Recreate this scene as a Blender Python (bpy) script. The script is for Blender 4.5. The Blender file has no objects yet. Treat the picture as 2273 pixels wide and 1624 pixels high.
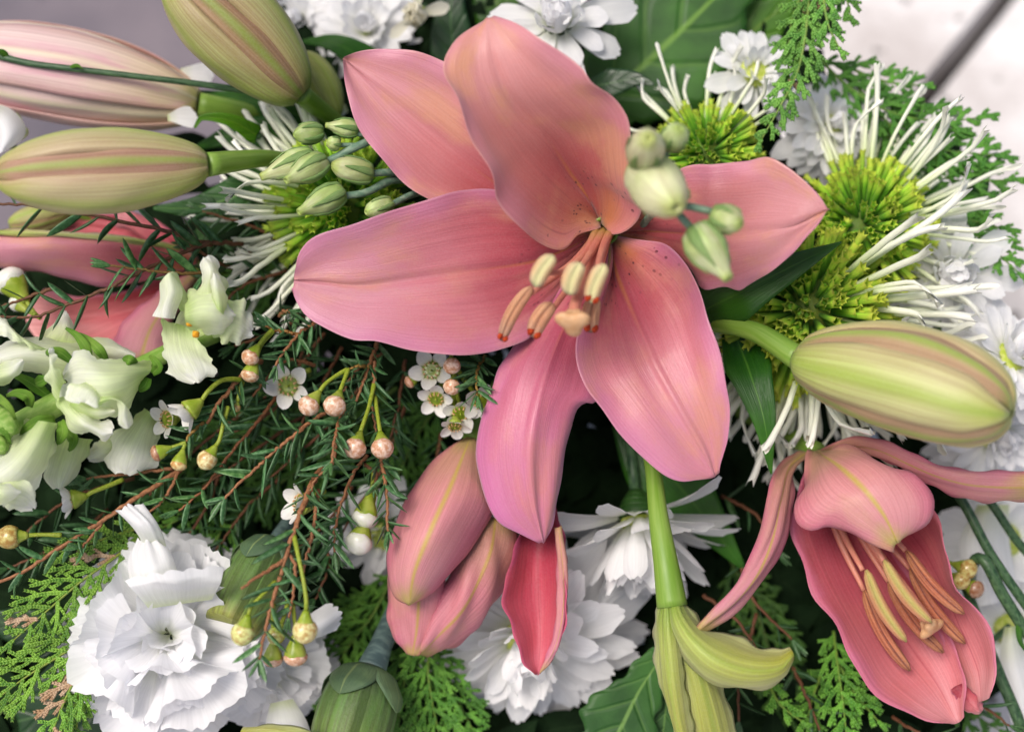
import bpy, math, random
import numpy as np
from mathutils import Matrix, Vector

random.seed(7)
rng = np.random.default_rng(7)
sc = bpy.context.scene
COL = sc.collection

# ------------------------------------------------------------------ camera
# The photograph is read on a 2273 x 1624 grid.  The bouquet lies on stone paving; the camera looks
# down on it at PITCH, 0.45 m from the plane of the big lily.
W_PX, H_PX = 2273.0, 1624.0
DIST, WIDE = 0.45, 0.31
K = WIDE / W_PX
PITCH = math.radians(56)
HIGH = 0.14                       # height of the lily plane (picture centre) above the paving
EX = np.array([1.0, 0, 0])
EY = np.array([0, math.sin(PITCH), math.cos(PITCH)])
EZ = np.array([0, -math.cos(PITCH), math.sin(PITCH)])
ORI = np.array([0, 0, HIGH])

cam_d = bpy.data.cameras.new('camera')
cam = bpy.data.objects.new('camera', cam_d)
COL.objects.link(cam)
cam.location = Vector(ORI + EZ * DIST)
cam.rotation_euler = (math.pi / 2 - PITCH, 0, 0)
cam_d.sensor_width = 36.0
cam_d.lens = 36.0 * DIST / WIDE
cam_d.clip_start, cam_d.clip_end = 0.01, 200.0
cam_d.dof.use_dof = True
cam_d.dof.focus_distance = DIST + 0.002
cam_d.dof.aperture_fstop = 4.6
sc.camera = cam

# ------------------------------------------------------------------ daylight: soft, overcast
SUN_EL, SUN_AZ = math.radians(66), math.radians(-115)     # azimuth from +Y (behind the bouquet): high, from the left and a little in front
world = bpy.data.worlds.new('World')
sc.world = world
world.use_nodes = True
wn, wl = world.node_tree.nodes, world.node_tree.links
wn.clear()
sky = wn.new('ShaderNodeTexSky')
sky.sky_type = 'NISHITA'
sky.sun_disc = False
sky.sun_elevation = SUN_EL
sky.sun_rotation = SUN_AZ
sky.air_density, sky.dust_density, sky.ozone_density = 0.9, 5.0, 0.8
bg = wn.new('ShaderNodeBackground')
bg.inputs['Strength'].default_value = 0.075
wo = wn.new('ShaderNodeOutputWorld')
wl.new(sky.outputs[0], bg.inputs[0])
wl.new(bg.outputs[0], wo.inputs[0])
sun_d = bpy.data.lights.new('sun', 'SUN')
sun_d.energy = 1.5
sun_d.angle = math.radians(28)
sun_d.color = (1.0, 0.95, 0.89)
sun = bpy.data.objects.new('sun', sun_d)
COL.objects.link(sun)
sd = Vector((math.sin(SUN_AZ) * math.cos(SUN_EL), math.cos(SUN_AZ) * math.cos(SUN_EL), math.sin(SUN_EL)))
sun.rotation_euler = sd.to_track_quat('Z', 'Y').to_euler()
sun.location = sd * 3
vs = sc.view_settings
vs.view_transform, vs.look = 'Standard', 'None'
vs.exposure, vs.gamma = 0.85, 1.0
vs.use_curve_mapping = False
sc.render.engine = 'CYCLES'
sc.cycles.use_denoising = True
sc.cycles.max_bounces = 10
sc.cycles.diffuse_bounces = 7
sc.cycles.transmission_bounces = 6
sc.cycles.transparent_max_bounces = 6

# ------------------------------------------------------------------ positions
def l2w(a):
    a = np.asarray(a, float)
    return ORI + a[..., 0:1] * EX + a[..., 1:2] * EY + a[..., 2:3] * EZ

def P(x, y, z=0.0):
    """photo grid point at z centimetres in front of the lily plane -> world"""
    z = z / 100.0
    s = (DIST - z) / DIST
    return l2w(np.array([(x - W_PX / 2) * K * s, (H_PX / 2 - y) * K * s, z]))

def PP(pts):
    return np.array([P(*p) for p in pts])

def px(r, z=0.0):
    return r * K * (DIST - z / 100.0) / DIST

def DIR(x, y, z):
    v = x * EX + y * EY + z * EZ
    return v / np.linalg.norm(v)

def ground_z(y):
    a = (H_PX / 2 - y) * K
    return -100 * (HIGH + a * math.cos(PITCH)) / (math.sin(PITCH) - a * math.cos(PITCH) / DIST)

def unit(v):
    return v / (np.linalg.norm(v, axis=-1, keepdims=True) + 1e-12)

def zfill(pts, z):
    """2D points + a list of depths spread evenly along their length -> 3D points"""
    p = np.array(pts, float)
    d = np.r_[0, np.cumsum(np.linalg.norm(np.diff(p, axis=0), axis=1))]
    d /= d[-1]
    zz = np.interp(d, np.linspace(0, 1, len(z)), z) if hasattr(z, '__len__') else np.full(len(p), float(z))
    return [(a, b, c) for (a, b), c in zip(p, zz)]

def smooth_line(pts, n):
    """n points along a smooth curve through pts (Hermite, chord-length)"""
    p = np.asarray(pts, float)
    t = np.r_[0, np.cumsum(np.linalg.norm(np.diff(p, axis=0), axis=1) + 1e-9)]
    if len(p) == 2:
        m = np.array([(p[1] - p[0]) / t[1]] * 2)
    else:
        m = np.empty_like(p)
        m[1:-1] = (p[2:] - p[:-2]) / (t[2:] - t[:-2])[:, None]
        m[0] = (p[1] - p[0]) / (t[1] - t[0])
        m[-1] = (p[-1] - p[-2]) / (t[-1] - t[-2])
    s = np.linspace(0, t[-1], n)
    i = np.clip(np.searchsorted(t, s, side='right') - 1, 0, len(p) - 2)
    h = (t[i + 1] - t[i])
    u = ((s - t[i]) / h)[:, None]
    h = h[:, None]
    return ((2 * u**3 - 3 * u**2 + 1) * p[i] + (u**3 - 2 * u**2 + u) * h * m[i]
            + (-2 * u**3 + 3 * u**2) * p[i + 1] + (u**3 - u**2) * h * m[i + 1])

# ------------------------------------------------------------------ objects
ORG = {}

def thing(name, label, cat, base, group=None):
    o = bpy.data.objects.new(name, None)
    o.empty_display_size = 0.01
    COL.objects.link(o)
    o.location = Vector(base)
    o['label'], o['category'] = label, cat
    if group:
        o['group'] = group
    ORG[o] = np.array(base, float)
    return o

def tag(o, label, cat=None, group=None, kind=None):
    o['label'] = label
    if cat: o['category'] = cat
    if group: o['group'] = group
    if kind: o['kind'] = kind
    return o

def new_mesh(name, verts, faces, uvs=None, mats=(), midx=None, smooth=True):
    me = bpy.data.meshes.new(name)
    me.from_pydata([tuple(v) for v in np.asarray(verts, float)], [], [tuple(int(i) for i in f) for f in faces])
    if uvs is not None:
        lay = me.uv_layers.new(name='UVMap')
        vi = np.empty(len(me.loops), int)
        me.loops.foreach_get('vertex_index', vi)
        lay.data.foreach_set('uv', np.asarray(uvs, np.float32)[vi].ravel())
    for m in mats:
        me.materials.append(m)
    if midx is not None:
        me.polygons.foreach_set('material_index', np.asarray(midx, np.int32))
    if smooth:
        me.polygons.foreach_set('use_smooth', np.ones(len(me.polygons), bool))
    me.update()
    return me

def place(name, me, parent=None, M=None, color=None):
    """an object for mesh me; M is its world matrix (parents only translate)"""
    o = bpy.data.objects.new(name, me)
    COL.objects.link(o)
    base = np.zeros(3)
    if parent is not None:
        o.parent = parent
        base = ORG[parent]
    if M is None:
        o.matrix_basis = Matrix.Translation(Vector(-base))
    else:
        o.matrix_basis = Matrix.Translation(Vector(-base)) @ M
    ORG[o] = np.zeros(3) if M is None else None
    if color:
        o.color = (*color, 1)
    return o

def part(name, verts, faces, mats, parent, uvs=None, midx=None, smooth=True, color=None):
    """a mesh part with world-space vertices under a thing, or under a part of one"""
    if not isinstance(mats, (list, tuple)):
        mats = (mats,)
    return place(name, new_mesh(name, verts, faces, uvs, mats, midx, smooth), parent, None, color)

def sub(name, verts, faces, mats, parent_part, **kw):
    return part(name, verts, faces, mats, parent_part, **kw)

def frame(pos, ydir, zdir, sx=1, sy=1, sz=1):
    y = unit(np.asarray(ydir, float)); z = np.asarray(zdir, float)
    z = unit(z - y * np.dot(y, z)); x = np.cross(y, z)
    return Matrix(((x[0]*sx, y[0]*sy, z[0]*sz, pos[0]), (x[1]*sx, y[1]*sy, z[1]*sz, pos[1]),
                   (x[2]*sx, y[2]*sy, z[2]*sz, pos[2]), (0, 0, 0, 1)))

# ------------------------------------------------------------------ shapes
def grid_uv(nu, nv):
    u, v = np.meshgrid(np.linspace(0, 1, nu), np.linspace(0, 1, nv))
    return np.stack([u.ravel(), v.ravel()], 1)

def grid_faces(nu, nv, off=0, flip=False):
    i = np.arange(nv - 1)[:, None] * nu + np.arange(nu - 1)[None, :]
    i = i.ravel() + off
    f = np.stack([i, i + 1, i + nu + 1, i + nu], 1)
    return f[:, ::-1] if flip else f

def grid_normals(G):
    du = np.gradient(G, axis=1); dv = np.gradient(G, axis=0)
    return unit(np.cross(du, dv))

def sheet(G, thick=0.0, face_to=None, flip=False):
    """grid of points (nv,nu,3) -> closed thin sheet; the first-material side turns towards face_to"""
    nv, nu = G.shape[:2]
    N = grid_normals(G)
    if face_to is not None and np.sum(N.reshape(-1, 3) @ face_to) < 0:
        N = -N; fl = True
    else:
        fl = False
    if flip:
        N = -N; fl = not fl
    uv = grid_uv(nu, nv)
    if thick <= 0:
        f = grid_faces(nu, nv, 0, fl)
        return G.reshape(-1, 3), f, uv, np.zeros(len(f), int)
    u = np.linspace(-1, 1, nu); v = np.linspace(0, 1, nv)
    tp = np.clip((1 - np.abs(u)) * 6, 0.15, 1)[None, :, None] * np.clip((1 - v) * 8, 0.15, 1)[:, None, None]
    a = G + N * thick / 2 * tp
    b = G - N * thick / 2 * tp
    n = nv * nu
    f1 = grid_faces(nu, nv, 0, fl)
    f2 = grid_faces(nu, nv, n, not fl)
    ring = np.r_[np.arange(nu), np.arange(1, nv) * nu + nu - 1, (nv - 1) * nu + np.arange(nu - 2, -1, -1), np.arange(nv - 2, 0, -1) * nu]
    r2 = np.roll(ring, -1)
    f3 = np.stack([ring, ring + n, r2 + n, r2], 1)
    if fl: f3 = f3[:, ::-1]
    return (np.vstack([a.reshape(-1, 3), b.reshape(-1, 3)]), np.vstack([f1, f2, f3]), np.vstack([uv, uv]),
            np.r_[np.zeros(len(f1), int), np.ones(len(f2), int), np.zeros(len(f3), int)])

def rails_grid(rails, nu=15, nv=40, ripple=None, rnd=0.0):
    R = np.array([smooth_line(r, nv) for r in rails])            # (m, nv, 3)
    m = len(R)
    G = np.empty((nv, nu, 3))
    us = np.linspace(0, m - 1, nu)
    for j in range(nv):
        if m == 3:
            t = (us - 1)[:, None]
            a, b, c = R[0, j], R[1, j], R[2, j]
            G[j] = b + t * (c - a) / 2 + t * t * ((a + c) / 2 - b)
        else:
            i = np.clip(us.astype(int), 0, m - 2); f = (us - i)[:, None]
            p0 = R[np.clip(i - 1, 0, m - 1), j]; p1 = R[i, j]; p2 = R[i + 1, j]; p3 = R[np.clip(i + 2, 0, m - 1), j]
            G[j] = 0.5 * (2*p1 + (p2 - p0)*f + (2*p0 - 5*p1 + 4*p2 - p3)*f*f + (3*p1 - p0 - 3*p2 + p3)*f**3)
    if rnd:
        rr_ = np.random.default_rng(int(abs(G.sum()) * 1e4) % 9999)
        mid = G[:, nu // 2:nu // 2 + 1].copy()
        ph = rr_.uniform(0, 6.28, 4)
        us_ = np.linspace(-1, 1, nu)
        for j in range(nv):
            t = max(0.0, (j / (nv - 1) - (1 - rnd)) / rnd)
            sc_ = max(0.30, math.sqrt(max(0.0, 1 - 0.92 * t * t)))
            G[j] = mid[j] + (G[j] - mid[j]) * sc_
        W = np.linalg.norm(G[nv // 2, -1] - G[nv // 2, 0])
        u, v = np.meshgrid(us_, np.linspace(0, 1, nv))
        e = np.maximum(np.abs(u) ** 3, np.clip((v - 0.75) / 0.25, 0, 1) ** 1.5)
        G = G + grid_normals(G) * (W * 0.035 * e * (np.sin(11 * v + 4 * u + ph[0]) + 0.7 * np.sin(19 * v - 9 * u + ph[1])))[..., None]
        edge = np.clip(np.abs(u) * 6 - 5, 0, 1)[..., None] + np.clip(v * 9 - 8, 0, 1)[..., None]
        G = G + (G - mid) * edge * (0.035 * np.sin(26 * v + 7 * u + ph[2]) + 0.03 * rr_.normal(0, 1, u.shape))[..., None]
    if ripple is not None:
        N = grid_normals(G)
        u, v = np.meshgrid(np.linspace(-1, 1, nu), np.linspace(0, 1, nv))
        G = G + N * ripple(u, v)[..., None]
    return G

def petal(name, rails, mats, parent, thick=0.0006, nu=15, nv=40, ripple=None, color=None, rev=True, face=None, rnd=0.0):
    """petal traced by its left edge, midrib and right edge; rails are 3D photo-grid points, tip first when rev"""
    rr = [PP(r[::-1] if rev else r) for r in rails]
    G = rails_grid(rr, nu, nv, ripple, rnd)
    if thick > 0:                      # slight unevenness of a living petal: shallow dents, a wavering margin
        pr = np.random.default_rng(int(abs(G.sum()) * 1e5) % 99991)
        u, v = np.meshgrid(np.linspace(-1, 1, nu), np.linspace(0, 1, nv))
        b = sum(pr.normal(0, 1) * np.sin(pr.uniform(3, 9) * u + pr.uniform(5, 16) * v + pr.uniform(0, 6.28)) for _ in range(6))
        e = np.clip(np.abs(u) * 5 - 4, 0, 1)
        w = sum(pr.normal(0, 1) * np.sin(pr.uniform(14, 40) * v + pr.uniform(0, 6.28) + np.sign(u)) for _ in range(4))
        env = np.clip((1 - v) * 8, 0, 1) * np.clip(v * 6, 0, 1)
        rid = sum(pr.uniform(.4, 1) * np.sin((k * 6.2 + pr.uniform(-1, 1)) * u + pr.uniform(0, 6.28) + 1.2 * np.sin(3 * v + k)) for k in range(3, 8))
        rid = rid * np.clip(1.25 - np.abs(u), 0, 1) * np.clip(1.15 - v, 0, 1)
        G = G + grid_normals(G) * ((0.00016 * b + 0.00022 * e * w + 0.00004 * rid) * env)[..., None]
        mid = G[:, nu // 2:nu // 2 + 1]
        G = G + (G - mid) * (0.004 * e * w * env)[..., None]
    v, f, uv, mi = sheet(G, thick, EZ if face is None else face)
    return part(name, v, f, mats, parent, uv, mi, color=color)

def wavy(amp, fu=2.0, fv=5.0, ph=0.0, edge=2.0, vmin=0.1):
    def fn(u, v):
        return amp * np.abs(u)**edge * np.clip((v - vmin) / 0.3, 0, 1) * np.sin(fv * v * 6.28 + np.sign(u) * fu + ph)
    return fn

def tube_data(pts, rad, n=10, rings=None, twist=0.0, cap=True):
    p = np.asarray(pts, float)
    if rings:
        r_in = np.asarray(rad, float) if hasattr(rad, '__len__') else np.full(2, rad)
        p = smooth_line(p, rings)
        r = np.interp(np.linspace(0, 1, rings), np.linspace(0, 1, len(r_in)), r_in)
    else:
        r = np.asarray(rad, float) if hasattr(rad, '__len__') else np.full(len(p), rad)
        if len(r) != len(p):
            r = np.interp(np.linspace(0, 1, len(p)), np.linspace(0, 1, len(r)), r)
    T = unit(np.gradient(p, axis=0))
    ref = np.array([0.31, 0.77, 0.55])
    if abs(T[0] @ ref) > 0.9: ref = np.array([1.0, 0, 0])
    x = unit(np.cross(T[0], ref))
    ang = np.arange(n) / n * 2 * math.pi
    V, UV = [], []
    for i in range(len(p)):
        x = unit(x - T[i] * (x @ T[i])); y = np.cross(T[i], x)
        a = ang + twist * i
        V.append(p[i] + r[i] * (np.cos(a)[:, None] * x + np.sin(a)[:, None] * y))
        UV.append(np.stack([np.arange(n) / n, np.full(n, i / (len(p) - 1))], 1))
    m = len(p)
    F = []
    for i in range(m - 1):
        for j in range(n):
            k = (j + 1) % n
            F.append((i*n + j, i*n + k, (i+1)*n + k, (i+1)*n + j))
    V = np.vstack(V); UV = np.vstack(UV)
    if cap:
        V = np.vstack([V, p[0], p[-1]]); UV = np.vstack([UV, [[.5, 0]], [[.5, 1]]])
        a, b = m * n, m * n + 1
        for j in range(n):
            k = (j + 1) % n
            F.append((a, k, j)); F.append((b, (m-1)*n + j, (m-1)*n + k))
    return V, F, UV

def tube(name, pts, rad, mat, parent, n=10, rings=None, color=None):
    """stem through world points"""
    V, F, UV = tube_data(pts, rad, n, rings)
    return part(name, V, F, mat, parent, UV, color=color)

def stem(name, pts, rad_px, mat, parent, n=10, rings=24, color=None):
    """stem through photo-grid points, radius in photo-grid units"""
    p = PP(pts)
    zm = np.mean([q[2] for q in pts])
    r = np.array(rad_px, float) * px(1, zm) if hasattr(rad_px, '__len__') else px(rad_px, zm)
    return tube(name, p, r, mat, parent, n, rings, color)

def merge(items):
    """[(V,F,UV),...] -> one"""
    V, F, U, o = [], [], [], 0
    for v, f, u in items:
        V.append(v); U.append(u)
        F += [tuple(int(i) + o for i in g) for g in f]
        o += len(v)
    return np.vstack(V), F, np.vstack(U)

def lathe_on(A, B, prof, n=20, ref=None, mod=None, bend=None):
    """surface of revolution from A to B; prof = [(t, r metres)]; mod(theta, t) scales the radius"""
    A, B = np.asarray(A, float), np.asarray(B, float)
    ax = unit(B - A); L = np.linalg.norm(B - A)
    ref = np.array([0.3, 0.5, 0.8]) if ref is None else ref
    x = unit(ref - ax * (ref @ ax)); y = np.cross(ax, x)
    th = np.arange(n) / n * 2 * math.pi
    V, UV = [], []
    for t, r in prof:
        c = A + ax * L * t
        if bend is not None: c = c + bend * math.sin(math.pi * min(max(t, 0), 1))
        rr = r * (mod(th, t) if mod else 1.0)
        V.append(c + (np.cos(th) * rr)[:, None] * x + (np.sin(th) * rr)[:, None] * y)
        UV.append(np.stack([np.arange(n) / n, np.full(n, min(max(t, 0), 1))], 1))
    m = len(prof); F = []
    for i in range(m - 1):
        for j in range(n):
            k = (j + 1) % n
            F.append((i*n + j, i*n + k, (i+1)*n + k, (i+1)*n + j))
    V = np.vstack(V); UV = np.vstack(UV)
    c0, c1 = V[:n].mean(0), V[-n:].mean(0)
    V = np.vstack([V, c0, c1]); UV = np.vstack([UV, [[.5, 0]], [[.5, 1]]])
    for j in range(n):
        k = (j + 1) % n
        F.append((m*n, k, j)); F.append((m*n + 1, (m-1)*n + j, (m-1)*n + k))
    return V, F, UV

def profile(pts, n):
    t, r = zip(*pts)
    tt = np.linspace(t[0], t[-1], n)
    q = smooth_line(np.array([(a, b, 0) for a, b in pts]), n)
    return [(a, max(b, 0.0001)) for a, b, _ in q]
# ------------------------------------------------------------------ materials
def S(r, g, b):
    f = lambda c: c / 12.92 if c <= 0.04045 else ((c + 0.055) / 1.055) ** 2.4
    return tuple(f(c / 255.0) for c in (r, g, b))

class Nodes:
    def __init__(self, name):
        self.m = bpy.data.materials.new(name)
        self.m.use_nodes = True
        self.t = self.m.node_tree
        self.t.nodes.clear()
        self.out = self.t.nodes.new('ShaderNodeOutputMaterial')
    def n(self, kind, **kw):
        nd = self.t.nodes.new(kind)
        for k, v in kw.items():
            setattr(nd, k, v)
        return nd
    def l(self, a, b):
        self.t.links.new(a, b)
    def val(self, sock, v):
        if hasattr(v, 'is_output') or hasattr(v, 'links'):
            self.l(v, sock)
        else:
            sock.default_value = v
    def math(self, op, a, b=0.0, clamp=False):
        nd = self.n('ShaderNodeMath', operation=op, use_clamp=clamp)
        self.val(nd.inputs[0], a); self.val(nd.inputs[1], b)
        return nd.outputs[0]
    def mix(self, f, a, b, mode='MIX'):
        nd = self.n('ShaderNodeMix', data_type='RGBA', blend_type=mode)
        self.val(nd.inputs[0], f)
        for i, c in ((6, a), (7, b)):
            if isinstance(c, tuple): nd.inputs[i].default_value = (*c[:3], 1)
            else: self.l(c, nd.inputs[i])
        return nd.outputs[2]
    def ramp(self, f, stops, interp='EASE'):
        nd = self.n('ShaderNodeValToRGB')
        cr = nd.color_ramp
        cr.interpolation = interp
        while len(cr.elements) < len(stops): cr.elements.new(0.5)
        for e, (p, c) in zip(cr.elements, stops):
            e.position = p; e.color = (*c, 1) if not isinstance(c, float) else (c, c, c, 1)
        self.l(f, nd.inputs[0])
        return nd.outputs[0]
    def noise(self, vec, scale, detail=3.0, rough=0.55):
        nd = self.n('ShaderNodeTexNoise')
        nd.inputs['Scale'].default_value = scale
        nd.inputs['Detail'].default_value = detail
        nd.inputs['Roughness'].default_value = rough
        self.l(vec, nd.inputs['Vector'])
        return nd.outputs[0]
    def scaled(self, vec, sx, sy, sz=1.0):
        nd = self.n('ShaderNodeVectorMath', operation='MULTIPLY')
        self.l(vec, nd.inputs[0]); nd.inputs[1].default_value = (sx, sy, sz)
        return nd.outputs[0]
    def smooth(self, f, a, b, lo=0.0, hi=1.0):
        nd = self.n('ShaderNodeMapRange', interpolation_type='SMOOTHSTEP')
        self.val(nd.inputs[0], f)
        for i, v in enumerate((a, b, lo, hi)): nd.inputs[i + 1].default_value = v
        return nd.outputs[0]

ALBEDO = {k: 0.73 for k in ('lily_petal_inside', 'lily_petal_outside')}
ALBEDO |= {k: 0.74 for k in ('lily_petal_deep_inside',)}
ALBEDO |= {k: 0.92 for k in ('waxflower_needle', 'pale_limestone')}
ALBEDO |= {'carnation_calyx': 0.62}
ALBEDO |= {k: 1.0 for k in ('white_chrysanthemum_petal', 'white_quill_petal', 'white_carnation_petal', 'cream_snapdragon_petal', 'waxflower_petal', 'waxflower_pearl_bud', 'green_tube_floret')}

def finish(N, colour, rough=0.5, trans=0.0, bump=None, bump_d=0.0003, bump_s=0.5, spec=0.3, sheen=0.0, tcol=None, coat=0.0):
    b = N.n('ShaderNodeBsdfPrincipled')
    g = ALBEDO.get(N.m.name, 0.82)
    if isinstance(colour, tuple): colour = tuple(c * g for c in colour)
    elif g != 1.0: colour = N.mix(1.0, colour, (g, g, g), 'MULTIPLY')
    if isinstance(colour, tuple): b.inputs['Base Color'].default_value = (*colour, 1)
    else: N.l(colour, b.inputs['Base Color'])
    N.val(b.inputs['Roughness'], rough)
    b.inputs['Specular IOR Level'].default_value = spec
    b.inputs['Sheen Weight'].default_value = sheen
    b.inputs['Coat Weight'].default_value = coat
    nrm = None
    if bump is not None:
        bn = N.n('ShaderNodeBump')
        bn.inputs['Strength'].default_value = bump_s
        bn.inputs['Distance'].default_value = bump_d
        N.l(bump, bn.inputs['Height'])
        nrm = bn.outputs[0]
        N.l(nrm, b.inputs['Normal'])
    if trans > 0:
        t = N.n('ShaderNodeBsdfTranslucent')
        c = tcol if tcol is not None else colour
        if isinstance(c, tuple): t.inputs[0].default_value = (*c, 1)
        else: N.l(c, t.inputs[0])
        if nrm is not None: N.l(nrm, t.inputs['Normal'])
        mx = N.n('ShaderNodeMixShader')
        mx.inputs[0].default_value = trans
        N.l(b.outputs[0], mx.inputs[1]); N.l(t.outputs[0], mx.inputs[2])
        N.l(mx.outputs[0], N.out.inputs[0])
    else:
        N.l(b.outputs[0], N.out.inputs[0])
    return N.m

def uv_of(N):
    tc = N.n('ShaderNodeTexCoord')
    sp = N.n('ShaderNodeSeparateXYZ')
    N.l(tc.outputs['UV'], sp.inputs[0])
    return tc, sp.outputs[0], sp.outputs[1]

def petal_mat(name, stops, edge=None, rib=None, streak=(40, 2.0, 0.12), mott=None, spots=None, rough=0.45, trans=0.25,
              bump=0.5, spec=0.3, tint=False, ribs=0, sheen=0.05, dark=None, stain=None, deep=None):
    """colour runs base to tip (stops), shifts to the margin (edge) and to the midrib (rib), with fine lengthwise veins"""
    N = Nodes(name)
    tc, u, v = uv_of(N)
    au = N.math('ABSOLUTE', N.math('SUBTRACT', N.math('MULTIPLY', u, 2.0), 1.0))
    oi = N.n('ShaderNodeObjectInfo')
    offs = N.n('ShaderNodeVectorMath', operation='ADD')
    rv = N.n('ShaderNodeCombineXYZ')
    N.l(N.math('MULTIPLY', oi.outputs['Random'], 37.0), rv.inputs[2])
    N.l(tc.outputs['UV'], offs.inputs[0]); N.l(rv.outputs[0], offs.inputs[1])
    uvr = offs.outputs[0]
    big = N.noise(N.scaled(uvr, 2.2, 3.0), 1.0, 2.0)
    wob = N.noise(N.scaled(uvr, 3.0, 6.0), 1.0, 4.0, 0.65)
    au_s = au
    au = N.math('ABSOLUTE', N.math('ADD', au, N.math('MULTIPLY', N.math('SUBTRACT', wob, 0.5), N.math('MULTIPLY', N.math('MINIMUM', N.math('MULTIPLY', au, 3.0), 1.0), 0.34))))
    vv = N.math('ADD', v, N.math('MULTIPLY', N.math('SUBTRACT', big, 0.5), 0.22))
    c = N.ramp(vv, stops)
    if edge:
        ec, e0, ea = edge
        c = N.mix(N.math('MULTIPLY', N.smooth(au, e0, 1.0), ea), c, ec)
    if mott:
        mc, ma = mott
        g = N.noise(N.scaled(uvr, 2.6, 3.2), 1.0, 5.0, 0.6)
        c = N.mix(N.math('MULTIPLY', N.smooth(g, 0.45, 0.7), ma), c, mc)
    if deep:
        k = N.math('MULTIPLY', N.smooth(au, 0.75, 0.0), N.smooth(v, 0.68, 0.16))
        c = N.mix(N.math('MULTIPLY', k, 0.85), c, deep)
    st = N.noise(N.scaled(uvr, streak[0], streak[1]), 1.0, 4.0, 0.6)
    sm = N.smooth(st, 0.3, 0.7, 1.0 - streak[2] * 1.6, 1.0 + streak[2] * 0.7)
    if deep:
        sv = N.noise(N.scaled(uvr, 46.0, 1.6), 1.0, 3.0, 0.6)
        k = N.math('MULTIPLY', N.smooth(sv, 0.56, 0.70), N.smooth(v, 0.55, 0.15))
        c = N.mix(N.math('MULTIPLY', k, 0.40), c, tuple(x * 0.55 for x in deep))
    cm = N.n('ShaderNodeCombineXYZ')
    for i in range(3): N.l(sm if i == 0 else (N.math('POWER', sm, 1.35 if dark is None else dark)), cm.inputs[i])
    c = N.mix(1.0, c, cm.outputs[0], 'MULTIPLY')
    if rib:
        rc, rw, ra = rib
        k = N.smooth(au_s, rw, 0.0)
        if deep: k = N.math('MULTIPLY', k, N.smooth(v, 0.52, 0.12))
        c = N.mix(N.math('MULTIPLY', k, ra), c, rc)
    if deep:
        c = N.mix(N.math('MULTIPLY', N.smooth(au_s, 0.965, 1.0), 0.28), c, S(244, 196, 202))  # pale rim colours in the light passing through the thin margin
    h = st
    if ribs:
        w = N.math('SINE', N.math('MULTIPLY', u, ribs * 6.283))
        h = N.math('ADD', h, N.math('MULTIPLY', w, 0.35))
        c = N.mix(N.math('MULTIPLY', N.smooth(w, 0.2, -1.0), 0.16), c, tuple(x * 0.55 for x in stops[len(stops)//2][1]))
    if spots:
        vo = N.n('ShaderNodeTexVoronoi')
        vo.inputs['Scale'].default_value = 1.0
        N.l(N.scaled(uvr, 22.0, 34.0), vo.inputs['Vector'])
        k = N.smooth(vo.outputs['Distance'], 0.27, 0.17)
        k = N.math('MULTIPLY', k, N.math('MULTIPLY', N.smooth(v, 0.36, 0.20), N.smooth(v, 0.02, 0.07)))
        sel = N.noise(N.scaled(uvr, 9.0, 9.0), 1.0, 1.0)
        k = N.math('MULTIPLY', k, N.smooth(sel, 0.48, 0.56))
        c = N.mix(k, c, spots)
    if stain:
        g2 = N.noise(N.scaled(uvr, 7.0, 6.0), 1.0, 3.0)
        k = N.math('MULTIPLY', N.smooth(g2, 0.62, 0.74), N.smooth(au, 0.2, 0.9))
        c = N.mix(N.math('MULTIPLY', k, stain[1]), c, stain[0])
    if tint:
        c = N.mix(1.0, c, oi.outputs['Color'], 'MULTIPLY')
    fine = N.noise(tc.outputs['Object'], 1500.0, 3.0, 0.7)
    h = N.math('ADD', h, N.math('MULTIPLY', fine, 0.45))
    c = N.mix(N.math('MULTIPLY', N.smooth(fine, 0.35, 0.7), 0.05), c, (0.95, 0.90, 0.90))
    return finish(N, c, rough, trans, h, 0.00035, bump, spec, sheen)

def leaf_mat(name, base, light, vein, rough=0.38, trans=0.12, nv=7, spec=0.4, parallel=False, bump=0.6):
    N = Nodes(name)
    tc, u, v = uv_of(N)
    au = N.math('ABSOLUTE', N.math('SUBTRACT', N.math('MULTIPLY', u, 2.0), 1.0))
    oi = N.n('ShaderNodeObjectInfo')
    g = N.noise(tc.outputs['Object'], 45.0, 4.0)
    c = N.mix(N.smooth(g, 0.35, 0.7), base, light)
    if parallel:
        w = N.noise(N.scaled(tc.outputs['UV'], 34.0, 1.2), 1.0, 3.0)
        c = N.mix(N.math('MULTIPLY', N.smooth(w, 0.5, 0.75), 0.35), c, light)
        h = w
    else:
        ph = N.math('SUBTRACT', v, N.math('MULTIPLY', au, 0.22))
        w = N.math('SINE', N.math('MULTIPLY', ph, nv * 6.283))
        k = N.math('MULTIPLY', N.smooth(w, 0.90, 1.0), N.smooth(au, 0.98, 0.5))
        c = N.mix(N.math('MULTIPLY', k, 0.22), c, vein)
        h = N.math('SUBTRACT', N.math('MULTIPLY', g, 0.6), N.math('MULTIPLY', N.smooth(w, 0.4, 1.0), 0.7))
    c = N.mix(N.math('MULTIPLY', N.smooth(au, 0.07, 0.015), 0.75), c, vein)
    r = N.n('ShaderNodeMix', data_type='RGBA', blend_type='MULTIPLY')
    r.inputs[0].default_value = 1.0
    N.l(c, r.inputs[6]); N.l(oi.outputs['Color'], r.inputs[7])
    fine = N.noise(tc.outputs['Object'], 1200.0, 2.0)
    h = N.math('ADD', h, N.math('MULTIPLY', fine, 0.2))
    return finish(N, r.outputs[2], rough, trans, h, 0.0006, bump, spec)

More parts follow.
